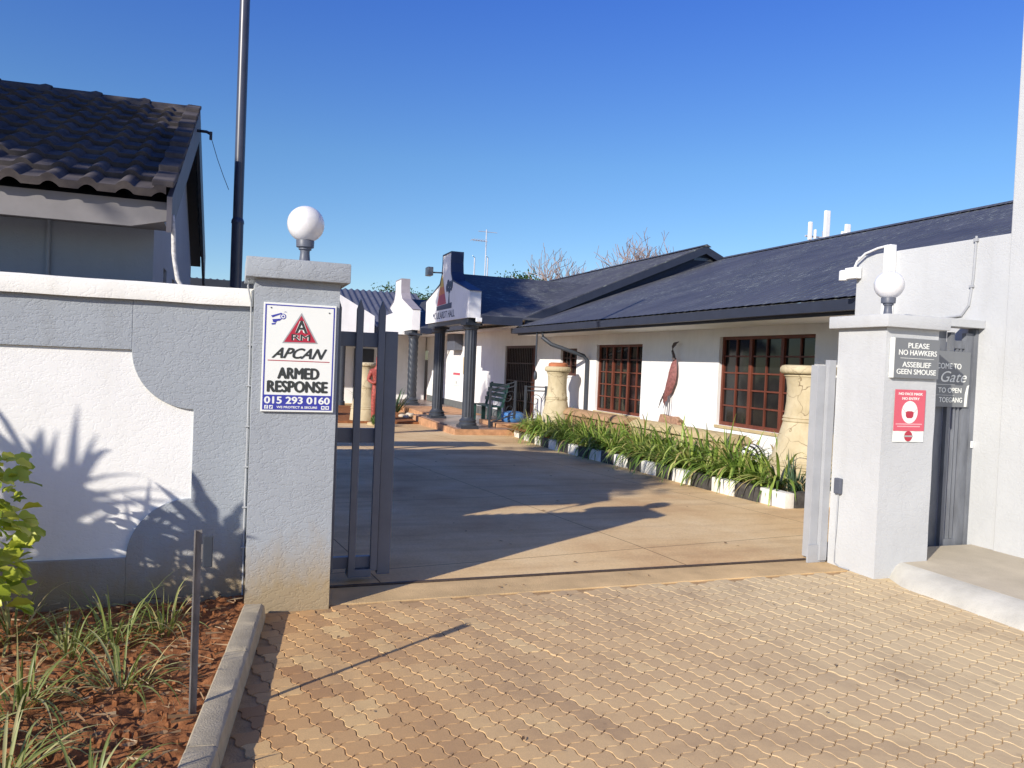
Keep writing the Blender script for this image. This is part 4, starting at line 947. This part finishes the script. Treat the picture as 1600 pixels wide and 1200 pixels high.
# ================================================================== FAR HOUSE CLOSING THE YARD
t = empty('far_house', (2, 34, -.3), 'far low house with ribbed roof and veranda closing the yard', 'house')
def sheety(mb, x0, x1, ya, za, yb, zb, corr, pitch, th=.03):
    n = int((x1-x0)/(pitch/6)); vs = []
    for i in range(n+1):
        x = x0+(x1-x0)*i/n; h = corr*sin(2*pi*x/pitch)
        for (y, z) in ((ya, za), (yb, zb)): vs.append((x, y, z+h))
    f = [(i*2, i*2+1, i*2+3, i*2+2) for i in range(n)]; mb.add(vs, f); mb.add([(a, b, c-th) for a, b, c in vs], f); return mb
part(sheety(sheety(MB(), -8, 7.58, 29.0, 2.75, 34, 4.55, .035, .26), -8, 7.58, 34, 4.55, 39, 2.75, .035, .26), 'roof', mat('grey_ribbed_roof', (.085, .09, .115), .5, .2, 5), t)
part(MB().box(-8, 7.55, 31.5, 31.7, -.5, 3.4), 'wall', WHITE, t); part(MB().box(-8, 5.5, 28.98, 29.05, 2.5, 2.76), 'fascia', FA, t)
for x in (-1.2, .6, 2.4, 3.85): part(MB().lathe([(.15, -.3), (.15, -.1), (.11, -.05), (.11, 2.3), (.15, 2.4), (.15, 2.5)], (x, 29.3, 0), 20), 'column', DARK, t, smooth=35)
for x in (-2.6, .0, 2.0): part(MB().box(x, x+1.1, 31.44, 31.499, .6, 2.0), 'window', GLASS, t)
part(MB().box(4.6, 5.4, 31.43, 31.499, -.3, 1.95), 'door', DARK, t)
for (c, wd, zt) in ((2.9, 2.0, 4.15), (6.3, 1.1, 3.55)):
    part(MB().prism([(c-wd, 2.52), (c+wd, 2.52), (c+wd, 3.15), (c+.35, zt-.1), (c+.35, zt), (c-.35, zt), (c-.35, zt-.1), (c-wd, 3.15)], 'y', 28.7, 28.96), 'gable', WHITE, t)

# ================================================================== FIGURE, YARD PLANTING
def skin_fig(name, J, E_, m, t=None, sub=2):
    me = bpy.data.meshes.new(name); me.from_pydata([j[0] for j in J], E_, []); o = bpy.data.objects.new(name, me); COL.objects.link(o)
    sk = o.modifiers.new('s', 'SKIN'); 
    for i, j in enumerate(J): me.skin_vertices[0].data[i].radius = (j[1], j[1] if len(j) < 3 else j[2])
    me.skin_vertices[0].data[0].use_root = True
    sb = o.modifiers.new('b', 'SUBSURF'); sb.levels = sub; sb.render_levels = sub
    dg = bpy.context.evaluated_depsgraph_get(); nm = bpy.data.meshes.new_from_object(o.evaluated_get(dg)); bpy.data.objects.remove(o)
    nm.shade_smooth(); nm.materials.clear(); nm.materials.append(m); nm.name = name
    r = bpy.data.objects.new(name, nm); COL.objects.link(r)
    if t: r.parent = t
    return r
t = empty('carved_figure', (3.78, 21.2, -.28), 'red carved wooden figure standing beside the brown clay vase', 'statue')
J = [((0, 0, .95), .15, .11), ((0, 0, 1.18), .14, .10), ((0, 0, 1.42), .19, .12), ((0, 0, 1.56), .07), ((0, -.01, 1.68), .085, .095), ((0, -.01, 1.80), .09, .10), ((0, -.01, 1.90), .06),
     ((.20, 0, 1.44), .07), ((.27, .0, 1.20), .055), ((.15, -.14, 1.12), .045), ((.06, -.17, 1.16), .04),
     ((-.20, 0, 1.44), .07), ((-.27, 0, 1.20), .055), ((-.15, -.14, 1.12), .045), ((-.06, -.17, 1.16), .04),
     ((.09, 0, .82), .10), ((.10, 0, .46), .075), ((.10, 0, .10), .06), ((.11, -.12, .05), .05), ((-.09, 0, .82), .10), ((-.10, 0, .46), .075), ((-.10, 0, .10), .06), ((-.11, -.12, .05), .05)]
E_ = [(0, 1), (1, 2), (2, 3), (3, 4), (4, 5), (5, 6), (2, 7), (7, 8), (8, 9), (9, 10), (2, 11), (11, 12), (12, 13), (13, 14), (0, 15), (15, 16), (16, 17), (17, 18), (0, 19), (19, 20), (20, 21), (21, 22)]
b = skin_fig('body', J, E_, RED, t)
fc = MB()
for sx in (-.035, .035): fc.lathe([(.002, -.014), (.014, 0), (.002, .014)], (sx, -.10, 1.76), 8)
fc.prism([(-.015, 1.69), (.015, 1.69), (0, 1.76)], 'y', -.125, -.09); fc.box(-.035, .035, -.112, -.09, 1.655, 1.67)
q = fc.build('face', STORKD, t)
part(MB().lathe([(.26, 0), (.26, .08), (.22, .10)], (3.78, 21.2, -.29), 16), 'plinth', TAN, t)
for o_ in t.children:
    if o_.name.startswith('body') or o_.name.startswith('face'): o_.location = (0, 0, .05)

def clump(name, x, y, z, n, L, wd, m, label, cat, group, droop=1.3, spread=1.1, seed=0, up_=1.0, leanx=0., seg=7):
    random.seed(seed*31+5); mb = MB(); mb.cur = 0
    for i in range(n):
        a = random.uniform(0, 2*pi); s = random.random()**.7*spread; d = Vector((cos(a)*s+leanx, sin(a)*s, up_*random.uniform(.7, 1.2)))
        r = random.random()*.10; mb.blade((r*cos(a), r*sin(a), random.uniform(-.03, .02)), d, L*random.uniform(.55, 1.15), wd*random.uniform(.7, 1.2), droop*random.uniform(.5, 1.5), seg, a)
    o = mb.build(name, m, None, loc=(x, y, z), rnd=True); o.data.shade_smooth(); return tag(o, label, cat, group)
rs = random.Random(11)
zones = [(7.95, 9.7, 'strap-leaf clump by the nearest clay vase'), (9.7, 12.6, 'bright strap-leaf clump before the sand garden wall'), (12.6, 16.2, 'shaded strap-leaf clump before the brown garden wall'), (16.2, 18, 'small strap-leaf clump beside the porch step')]
cnt = {}
def plab(lab, row):
    cnt[(lab, row)] = cnt.get((lab, row), 0)+1
    return '%s %s, %s row' % (ORD[cnt[(lab, row)]-1], lab, 'front' if row == 0 else 'back')
y = 8.35; i = 0
while y < 17.6:
    for row in (0, 1):
        xx = (6.56 if row == 0 else 6.92)+rs.uniform(-.07, .07)+max(0, y-14.5)*.08; yy = y+rs.uniform(-.12, .12)+row*.2
        if row and 15.4 < yy < 16.9: continue
        if row and yy < 8.9: continue
        lab = [zl for zl in zones if zl[0] <= yy < zl[1]] or [zones[-1]]; lab = lab[0][2]
        small = yy > 16.2 or yy < 8.5
        clump('strap_leaf_plant', xx, yy, gz(yy)+.12, rs.randint(62, 96) if not small else 50, rs.uniform(.70, .94) if not small else .55, .027, STRAP, plab(lab, row), 'plant', 'strap-leaf plants along the striped kerb', 2.3, .95, 100+i, 1.15, -.14); i += 1
    y += rs.uniform(.46, .66)
clump('strap_leaf_plant', 6.60, 8.02, .12, 70, .78, .026, STRAP, 'full strap-leaf clump at the left foot of the nearest clay vase', 'plant', 'strap-leaf plants along the striped kerb', 2.2, 1.0, 97, 1.1, -.1)
clump('grass_tuft', 6.62, 7.72, .12, 90, .46, .014, AGAVE, 'low grey green tuft at the foot of the nearest clay vase', 'plant', None, 1.6, 1.2, 55)
clump('grass_tuft', 6.95, 7.62, .12, 60, .40, .014, AGAVE, 'low grey green tuft beside the right-hand gate catch post', 'plant', None, 1.6, 1.2, 56)
for i, (x, y, L, nn) in enumerate([(5.25, 26.0, .9, 40), (4.75, 27.6, 1.0, 40), (5.0, 30.0, 1.1, 40), (2.4, 27, .9, 40)]):
    clump('spiky_plant', x, y, gz(y), nn, L, .04, AGAVE, ['dark spiky plant at the foot of the twisted column', 'dark spiky plant left of the twisted column', 'dark spiky plant deeper behind the twisted column', 'dark spiky plant seen through the gate bars'][i], 'plant', None, .35, .9, 60+i)
def ball_bush(x, y, z, r, n, label, ls=.05, m=CROWN, fl=.8):
    random.seed(int(x*100)); mb = MB()
    for i in range(n):
        v = Vector((random.gauss(0, 1), random.gauss(0, 1), random.gauss(0, 1))).normalized(); rr_ = r*(random.random()**.25)*(1+.15*noise.noise(v*2))
        p = Vector((v.x*rr_, v.y*rr_, v.z*rr_*fl)); a = v.cross(Vector((random.random(), random.random(), random.random()))).normalized(); b = v.cross(a)
        mb.cur = random.random()*.99+.005; s = ls*random.uniform(.6, 1.3); mb.add([p-a*s, p+b*s*.45, p+a*s, p-b*s*.45], [(0, 1, 2, 3)])
    return tag(mb.build('round_bush', m, None, loc=(x, y, z), rnd=True), label, 'bush')
ball_bush(3.75, 20.6, gz(20)+.18, .24, 1200, 'small round bush at the foot of the brown vase behind the gate', .04)
ball_bush(2.3, 24, gz(24)+.35, .5, 1500, 'rounded dark bush seen left through the gate bars', .06)
struct(part(MB().box(-2, 5.3, 21.8, 29, -.5, -.22), 'yard_bed', SOIL, None, bevel=.03))
random.seed(9)
for i in range(14):
    x = 4.95+random.random()*.55; y = 22.6+random.random()*3.6; r = .06+.06*random.random()
    mb = MB().lathe([(r*sin(pi*k/6)+.002, -r*.7*cos(pi*k/6)) for k in range(7)], (0, 0, 0), 9, lambda a, z: 1+.25*sin(2*a+i)); o = mb.build('stone', STONE, None, smooth=True, loc=(x, y, gz(y)+r*.4+.06)); tag(o, 'pale rounded stone in the heap left of the porch step', 'stone', 'pale stones beside the porch step')

# ================================================================== ROOFTOP THINGS, MASTS, TREES
t = empty('television_aerial', (8.3, 26.1, 3.3), 'tall rooftop aerial mast with crossbars behind the painted gable', 'aerial')
AER = mat('pale_aluminium', (.55, .56, .60), .4, .1, 5, metal=.3)
part(MB().tube([(8.3, 26.1, 3.2), (8.3, 26.1, 6.3)], .022), 'mast', AER, t)
f = MB().tube([(7.75, 26.1, 5.9), (8.35, 26.1, 5.88)], .016); f.tube([(8.0, 26.1, 6.22), (8.7, 26.1, 6.22)], .012)
for k in range(5): f.tube([(7.8+.1*k, 25.8, 5.9), (7.8+.1*k, 26.4, 5.9)], .007, 5)
part(f, 'crossbars', AER, t)
def dish(x, y, z, r, zb, label, rot):
    t = empty('satellite_dish', (x, y, zb), label, 'satellite dish'); part(MB().tube([(x, y, zb), (x, y, z)], .025), 'pole', AER, t)
    d = part(MB().lathe([(r*k/8+.002, r*.28*(k/8)**2) for k in range(9)]+[(r*.99, r*.28), (r*.5, r*.06), (.004, -.01)], (0, 0, 0), 24), 'reflector', AER, t, smooth=40); d.rotation_euler = rot; d.location = (0, 0, z-zb)
    part(MB().tube([(x, y, z), (x-r*.5, y-r*.8, z+.02)], .01), 'feed_arm', AER, t)
dish(7.9, 26.1, 5.28, .30, 3.1, 'pale satellite dish left of the rooftop aerial mast', (radians(75), 0, radians(-25)))
dish(8.45, 26.3, 5.35, .28, 3.3, 'pale satellite dish right of the rooftop aerial mast', (radians(80), 0, radians(50)))
dish(7.3, 25.6, 4.55, .16, 2.9, 'small low satellite dish beside the painted gable chimney', (radians(75), 0, radians(-20)))
t = empty('cell_antennas', (35.6, 40, -.5), 'white cellular antenna panels on a mast behind the hall roof', 'antenna')
part(MB().tube([(35.6, 40, -.5), (35.6, 40, 11.0)], .2), 'mast', AER, t)
for x, z0, z1, w_, l in ((34.3, 10.3, 11.45, .22, 0), (35.6, 10.2, 12.3, .38, 0), (37.3, 10.3, 11.6, .36, 0), (36.9, 10.4, 11.1, .12, 0), (34.7, 10.4, 11.0, .10, 0)):
    part(MB().box(x-w_/2, x+w_/2, 39.8, 40, z0, z1), 'panel', PVC, t, bevel=.04)
part(MB().tube([(34.2, 40.2, 10.6), (37.4, 40.2, 10.6)], .06), 'crossarm', AER, t)

def bare_tree(x, y, zb, hgt, spread, label, seed, green=0, tl=None):
    rd = random.Random(seed); t = empty('bare_tree' if not green else 'leafy_tree', (x, y, zb), label, 'tree'); tr_ = MB(); tw = MB(); lf = MB(); tips = []
    def grow(p, d, L, r, n):
        q = [p]; 
        for i in range(3):
            d = (d+Vector((rd.uniform(-.16, .16), rd.uniform(-.16, .16), rd.uniform(-.02, .13)))).normalized(); p = p+d*L/3; q.append(p)
        r = max(r, .013); (tr_ if n > 4 else tw).tube(q, [r, r*.85, r*.75, r*.62], 6 if n > 3 else 3, False)
        if n == 0: tips.append(p); return
        if n < 3: tips.append(p)
        for k in range(rd.choice((2, 3, 3)) if n > 1 else 3):
            dd = (d+Vector((rd.gauss(0, 1), rd.gauss(0, 1), rd.gauss(.05, .6))).normalized()*rd.uniform(.45, .95)*spread).normalized(); grow(q[rd.choice((2, 3, 3))], dd, L*rd.uniform(.62, .85), r*.58, n-1)
    grow(Vector((0, 0, 0)), Vector((0, 0, 1)), hgt*.34, hgt*.028, 8 if not green else 5)
    tr_.build('trunk', BARK, t, smooth=True)
    tw.build('twigs', TWIG if not green else BARK, t)
    if green:
        for p in tips:
            for k in range(green):
                c = p+Vector((rd.gauss(0, .3), rd.gauss(0, .3), rd.gauss(0, .22)))*hgt/6; a = Vector((rd.gauss(0, 1), rd.gauss(0, 1), rd.gauss(0, 1))).normalized(); b = a.cross(Vector((.3, .5, .8))).normalized()
                s = rd.uniform(.05, .10)*hgt/6; lf.cur = rd.random()*.98+.01; lf.add([c-a*s, c+b*s*.5, c+a*s, c-b*s*.5], [(0, 1, 2, 3)])
        lf.build('crown', CROWN, t, rnd=True)
    return t
def fan_tree(x, y, zb, z0, zc, rx, rz, n, label, seed):
    """leafless tree with a full twiggy dome"""
    rd = random.Random(seed); t = empty('bare_tree', (x, y, zb), label, 'tree'); tk = MB(); tw = MB(); tk.tube([(0, 0, 0), (.1, 0, z0*.5), (0, 0, z0)], [.20, .16, .13], 8)
    def br(p, d, L, r, k):
        q = [p]
        for i in range(3):
            d = (d+Vector((rd.uniform(-.25, .25), rd.uniform(-.25, .25), rd.uniform(-.05, .18)))).normalized(); p = p+d*L/3; q.append(p)
        (tk if k > 2 else tw).tube(q, [max(.012, r*f) for f in (1, .85, .7, .6)], 5 if k > 2 else 3, False)
        if k: 
            for j in range(rd.choice((2, 3))): br(q[rd.choice((1, 2, 3))], (d+Vector((rd.gauss(0, .5), rd.gauss(0, .5), rd.gauss(.1, .4)))).normalized(), L*rd.uniform(.6, .8), r*.6, k-1)
    for i in range(n):
        a = rd.uniform(0, 2*pi); e = rd.random()**.6; d = Vector((cos(a)*e*rx, sin(a)*e*rx, (zc-z0)+rz*(1-e*e)*.6)); br(Vector((0, 0, z0*rd.uniform(.85, 1))), d.normalized(), d.length*.48, .085, 4)
    tk.build('trunk', BARK, t, smooth=True); tw.build('twigs', TWIG, t)
fan_tree(19.7, 34.5, -.4, 3.6, 7.0, 3.1, 2.2, 26, 'large bare tree rising behind the gabled roof ridge', 4)
fan_tree(16.2, 36, -.4, 3.2, 6.5, 2.2, 1.6, 18, 'smaller bare tree left of the gabled roof ridge', 8)
fan_tree(14.9, 37.5, -.4, 3.2, 6.3, 1.9, 1.4, 14, 'smallest bare tree just above the dark porch roof', 12)
bare_tree(13.9, 38, -.4, 6.3, 1.1, 'green leafy tree behind the dark porch roof', 21, 40)
bare_tree(10.0, 48, -.4, 6.5, .9, 'distant green tree between the two porch gables', 23, 25)
# ================================================================== FOREGROUND BED
t = empty('marker_post', (-.11, 3.37, 0), 'thin rusty steel post with a small dark box standing in the red soil', 'post')
mb = MB(); mb.box(-.128, -.122, 3.36, 3.385, -.15, .818); mb.box(-.122, -.098, 3.38, 3.385, -.15, .818)
PM = mat('weathered_steel_post', (.24, .225, .21), .5, .35, 25, .3, 60, metal=.5, scl=(1, 1, .3)); part(mb, 'upright', PM, t)
part(MB().box(-.093, -.055, 3.365, 3.385, .665, .795), 'small_box', DARK, t, bevel=.004); part(MB().box(-.10, -.092, 3.37, 3.38, .70, .76), 'bracket', PM, t)
SPL = [(-.52, 4.28, .34, 'grassy pale-striped plant nearest the post, beside the bed kerb'), (-.78, 3.62, .38, 'pale striped grass clump in the middle of the red soil bed'),
       (-.42, 3.72, .34, 'pale striped grass clump left of the steel post'), (-1.02, 4.52, .36, 'shaded grass clump close under the white panelled wall'),
       (-.98, 3.25, .36, 'pale striped grass clump low at the left edge of the bed'), (-.70, 3.02, .30, 'sparse pale grass tuft near the bottom edge of the bed'), (-.30, 4.45, .26, 'small sparse grass tuft near the wall foot and the kerb end'), (-.40, 2.78, .24, 'tiny grass tuft between the post and the bottom edge'), (-.72, 4.22, .30, 'sparse grass clump behind the middle clump, toward the wall')]
for i, (x, y, L, l) in enumerate(SPL):
    clump('striped_grass', x, y, .05, 38, L*1.08, .0072, SPIDER, l, 'plant', None, 4.2, 1.15, 200+i, 1.0, 0, 8)
random.seed(77); mb = MB()
for i in range(520):
    x = random.uniform(-1.35, .08); y = random.uniform(2.7, 4.95)
    if x > kerbx(y)-.02: continue
    a = random.uniform(0, 2*pi); mb.cur = random.random()*.98+.01; L = random.uniform(.03, .11); s = random.uniform(.0008, .0022); z = .06+random.random()*.025
    c, d = cos(a), sin(a); mb.add([(x-c*L/2-d*s, y-d*L/2+c*s, z), (x-c*L/2+d*s, y-d*L/2-c*s, z+.004), (x+c*L/2+d*s, y+d*L/2-c*s, z+random.uniform(-.01, .02)), (x+c*L/2-d*s, y+d*L/2+c*s, z+.004)], [(0, 1, 2, 3)])
tag(mb.build('dry_litter', DRYL, None, rnd=True), 'scattered dry leaf litter lying on the red soil bed', 'litter', None, 'stuff')
random.seed(78); mb = MB()
for i in range(260):
    x = random.uniform(-1.3, .08); y = random.uniform(2.7, 4.95)
    if x > kerbx(y)-.03: continue
    r = random.uniform(.006, .022); z = .045+r*.5; o0 = [(x+r*random.uniform(.6, 1)*cos(a)*sx, y+r*random.uniform(.6, 1)*sin(a)*sx, z+zz) for (sx, zz) in ((.9, -.012), (1, r*.3), (.5, r*.85)) for a in (0, 1.2, 2.5, 3.8, 5.1)]
    mb.add(o0, [(k*5+j, k*5+(j+1) % 5, (k+1)*5+(j+1) % 5, (k+1)*5+j) for k in range(2) for j in range(5)]+[(10, 11, 12, 13, 14)])
tag(mb.build('soil_clods', SOIL, None), 'loose red clods scattered over the soil bed', 'clods', None, 'stuff')

random.seed(79); mb = MB()
for i in range(170):                       # bark chips and curled leaves
    x = random.uniform(-1.3, .08); y = random.uniform(2.7, 4.95)
    if x > kerbx(y)-.03: continue
    a = random.uniform(0, 2*pi); L = random.uniform(.02, .05); s = L*random.uniform(.25, .4); z = .06+random.random()*.03; c, d = cos(a), sin(a); mb.cur = random.random()*.6+.01
    vs = []
    for k in range(5):
        t_ = k/4-.5; ww = s*(1-(2*t_)**2)+.001; zz = z+L*.5*t_*t_*random.uniform(.5, 2); vs += [(x+c*L*t_-d*ww, y+d*L*t_+c*ww, zz+ww*.5), (x+c*L*t_, y+d*L*t_, zz), (x+c*L*t_+d*ww, y+d*L*t_-c*ww, zz+ww*.4)]
    mb.add(vs, [f for k in range(4) for f in ((k*3, k*3+1, k*3+4, k*3+3), (k*3+1, k*3+2, k*3+5, k*3+4))])
tag(mb.build('fallen_leaves', DRYL, None, rnd=True), 'small curled fallen leaves lying on the red soil bed', 'leaves', None, 'stuff')
def lobed_leaf(mb, base, ctr, nrm, R, lobes=9, up_=None, wid=.16):
    """palmate, deeply cut leaf: petiole from base to ctr, fingers radiating in the plane normal to nrm"""
    base = Vector(base); ctr = Vector(ctr); nrm = Vector(nrm).normalized(); ax = (ctr-base); ax = (ax-nrm*ax.dot(nrm)).normalized(); bx = nrm.cross(ax)
    mb.cur = random.random()*.98+.01; mid = (base+ctr)/2+Vector((0, 0, .08)); mb.tube([base, mid, ctr], .009, 6)
    for k in range(lobes):
        a = (k-(lobes-1)/2)/((lobes-1)/2)*2.25; d = ax*cos(a)+bx*sin(a); L = R*(1-.32*abs(a)/2.25)*random.uniform(.85, 1.1); sd = nrm.cross(d)
        n = 6; vs = []; p = ctr.copy(); dd = d.copy()
        for i in range(n+1):
            t_ = i/n; ww = L*wid*((.55+.9*t_) if t_ < .4 else .91*(1-((t_-.4)/.6)**1.6)); ww = max(ww, .001)*(1+.25*sin(t_*19+k)); vs += [p-sd*ww, p+sd*ww]; p = p+dd*L/n; dd = (dd+Vector((0, 0, -.05))).normalized()
        mb.add(vs, [(2*i, 2*i+1, 2*i+3, 2*i+2) for i in range(n)])
    pts = [ctr-ax*R*.08]+[ctr+(ax*cos(a)+bx*sin(a))*R*.2 for a in [-2.2+4.4*i/10 for i in range(11)]]
    mb.add(pts, [tuple(range(12))])
SUN = Vector((sin(SUN_AZ)*cos(SUN_EL), cos(SUN_AZ)*cos(SUN_EL), -sin(SUN_EL)))
def caster(x, z, d): # point towards the sun whose shadow falls at x,z of the boundary wall, d metres along Y in front
    return Vector((x, 5.0, z))-SUN*(d/SUN.y)
def philo(x, y, label, leaves, seed):
    random.seed(seed); t = empty('philodendron', (x, y, .0), label, 'plant'); st = MB(); st.tube([(0, 0, -.05), (.02, .01, .18), (0, .03, .38)], [.05, .045, .035], 8); st.build('stem', BARK, t)
    for (wx, wz, R, dd, tilt) in leaves:
        c = caster(wx, wz, dd)-Vector((x, y, 0)); mb = MB(); b = Vector((0, .02, random.uniform(.2, .38)))
        n = (-SUN+Vector((random.uniform(-.3, .3), random.uniform(-.3, .3), tilt))).normalized()
        lobed_leaf(mb, b, c, n, R, random.choice((9, 11)), None, .10); mb.build('leaf', PHILO, t, rnd=True)
    return t
philo(-1.72, 3.60, 'large cut-leaf philodendron in the bed just outside the left edge', [(-.03, .36, .36, 1.05, .1), (-.42, .08, .30, 1.0, .5), (-.75, .14, .36, 1.0, .4), (-1.0, .12, .36, 1.0, .6), (-.60, .02, .3, 1.0, .4)], 3)
philo(-2.75, 3.55, 'second cut-leaf philodendron farther left in the bed', [(-1.08, .78, .34, 1.35, .1), (-1.2, .55, .36, 1.35, .2), (-.82, .42, .30, 1.3, .3), (-1.05, .12, .36, 1.3, .3), (-.70, .22, .30, 1.2, .4), (-1.25, .25, .3, 1.2, .4)], 8)
# strap fronds giving the comb-like shadow
random.seed(5); cc = caster(-.98, .52, 1.25); mb = MB(); mb.cur = 0
for k in range(46):
    a = random.uniform(-.5, pi+.5); d = Vector((cos(a)*.75+random.uniform(-.2, .2), random.uniform(-.35, .35), sin(a)+.15)); mb.blade((random.uniform(-.05, .05), random.uniform(-.05, .05), 0), d, random.uniform(.42, .80), .024, 1.7, 8, a)
o = mb.build('crown', STRAP, None, rnd=True)
t = empty('dracaena', (cc.x, cc.y, 0), 'strap-leaved shrub on a short trunk outside the left edge', 'shrub'); o.parent = t; o.location = (0, 0, cc.z)
MB().tube([(0, 0, -.05), (.02, 0, cc.z*.5), (0, 0, cc.z)], [.04, .03, .03], 8).build('trunk', BARK, t)
random.seed(15); cc = caster(-.52, .30, .85); mb = MB(); mb.cur = 0
for k in range(34):
    a = random.uniform(-.4, pi+.4); mb.blade((random.uniform(-.04, .04), 0, 0), Vector((cos(a)*.8, random.uniform(-.3, .3), sin(a)+.1)), random.uniform(.30, .55), .017, 1.9, 8, a)
o = mb.build('crown', STRAP, None, rnd=True); t = empty('dracaena', (cc.x, cc.y, 0), 'small strap-leaved shrub in the bed just outside the left edge', 'shrub'); o.parent = t; o.location = (0, 0, cc.z)
MB().tube([(0, 0, -.05), (.02, 0, cc.z*.5), (0, 0, cc.z)], [.035, .028, .025], 8).build('trunk', BARK, t)
# yellow-green bush at the left edge of the picture
t = empty('croton_bush', (-1.23, 4.35, 0), 'yellow-green leafy bush at the left edge in front of the white panel', 'bush'); random.seed(14)
st = MB()
for k in range(9):
    a = random.uniform(0, 6.28); st.tube([(0, 0, -.02), (.07*cos(a), .07*sin(a), .4), (.18*cos(a), .18*sin(a), random.uniform(.65, .95))], [.014, .010, .005], 6)
st.build('stems', BARK, t)
mb = MB()
for k in range(330):
    a = random.uniform(0, 6.28); rr_ = .27*random.random()**.5; p = Vector((rr_*cos(a)+.04, rr_*sin(a), random.uniform(.25, .98))); d = Vector((cos(a)+random.uniform(-.5, .5), sin(a)+random.uniform(-.5, .5), random.uniform(-.2, .9))).normalized()
    sd = (Matrix.Rotation(random.uniform(-1.1, 1.1), 3, d) @ d.cross(Vector((0, 0, 1)))).normalized(); nr = sd.cross(d); L = random.uniform(.05, .105); mb.cur = min(.99, max(.01, random.gauss(.45+.15*(p.z > .6), .28))); vs = []
    for i in range(6):
        t_ = i/5; ww = L*(.06, .34, .42, .30, .34, .02)[i]; q = p+d*L*t_-Vector((0, 0, 1))*L*.35*t_*t_; vs += [q-sd*ww+nr*ww*.3, q, q+sd*ww+nr*ww*.3]
    mb.add(vs, [f for i in range(5) for f in ((i*3, i*3+1, i*3+4, i*3+3), (i*3+1, i*3+2, i*3+5, i*3+4))])
mb.build('foliage', LIME, t, rnd=True, smooth=True)
# street tree beyond the left edge: it shades the tiled roof
def crown_tree(x, y, zc, R, fl, n, label, ls, seed):
    rd = random.Random(seed); t = empty('shade_tree', (x, y, 0), label, 'tree'); b = MB(); b.tube([(0, 0, -.2), (.1, .05, zc*.4), (0, 0, zc*.75)], [.22, .17, .12], 10)
    for k in range(12):
        a = rd.uniform(0, 6.28); e = rd.uniform(.1, 1.2); q = Vector((cos(a)*cos(e), sin(a)*cos(e), sin(e)*fl)); b.tube([(0, 0, zc*.62), (q.x*R*.4, q.y*R*.4, zc*.75+q.z*R*.3), (q.x*R*.85, q.y*R*.85, zc+q.z*R*.5)], [.08, .05, .015], 6)
    b.build('trunk', BARK, t, smooth=True); mb = MB()
    cl = [Vector((rd.gauss(0, .42), rd.gauss(0, .42), rd.gauss(0, .42)*fl))*R for _ in range(60)]
    for k in range(n):
        c = rd.choice(cl)+Vector((rd.gauss(0, .16), rd.gauss(0, .16), rd.gauss(0, .12)))*R; c.z += zc; a = Vector((rd.gauss(0, 1), rd.gauss(0, 1), rd.gauss(0, .6))).normalized(); bb = a.cross(Vector((rd.gauss(0, 1), rd.gauss(0, 1), 1))).normalized(); s = ls*rd.uniform(.6, 1.3)
        mb.cur = rd.random()*.98+.01; mb.add([c-a*s, c+bb*s*.45, c+a*s, c-bb*s*.45], [(0, 1, 2, 3)])
    mb.build('crown', CROWN, t, rnd=True); return t
cr = Vector((-2.7, 6.9, 3.45))-SUN*9.0
crown_tree(cr.x, cr.y, cr.z, 1.8, .5, 15000, 'broad leafy street tree beyond the left edge that shades the tiled roof', .13, 6)

cr = Vector((5.36, 19.6, 3.15))-SUN*18.5
crown_tree(cr.x, cr.y, cr.z, 1.75, .85, 9000, 'tall slender tree beyond the left edge that dapples the painted gable', .13, 17)

random.seed(91); mb = MB()
for i in range(150):                       # leaf debris blown over driveway and paving
    y = random.choice((random.uniform(5.4, 16), random.uniform(2.6, 5.1))); x = random.uniform(.3+max(0, y-5)*.1, min(5.9, 4.3+max(0, y-5)*.5)); z = gz(y)+.012; a = random.uniform(0, 2*pi); L = random.uniform(.006, .02)*(1 if y < 5.2 else 1.6); c, d = cos(a), sin(a); mb.cur = random.random()*.9+.01
    mb.add([(x-c*L, y-d*L, z), (x-d*L*.4, y+c*L*.4, z+L*.3), (x+c*L, y+d*L, z+L*.1), (x+d*L*.4, y-c*L*.4, z)], [(0, 1, 2, 3)])
tag(mb.build('leaf_debris', DRYL, None, rnd=True), 'tiny dry leaf scraps scattered over the driveway and paving', 'leaves', None, 'stuff')
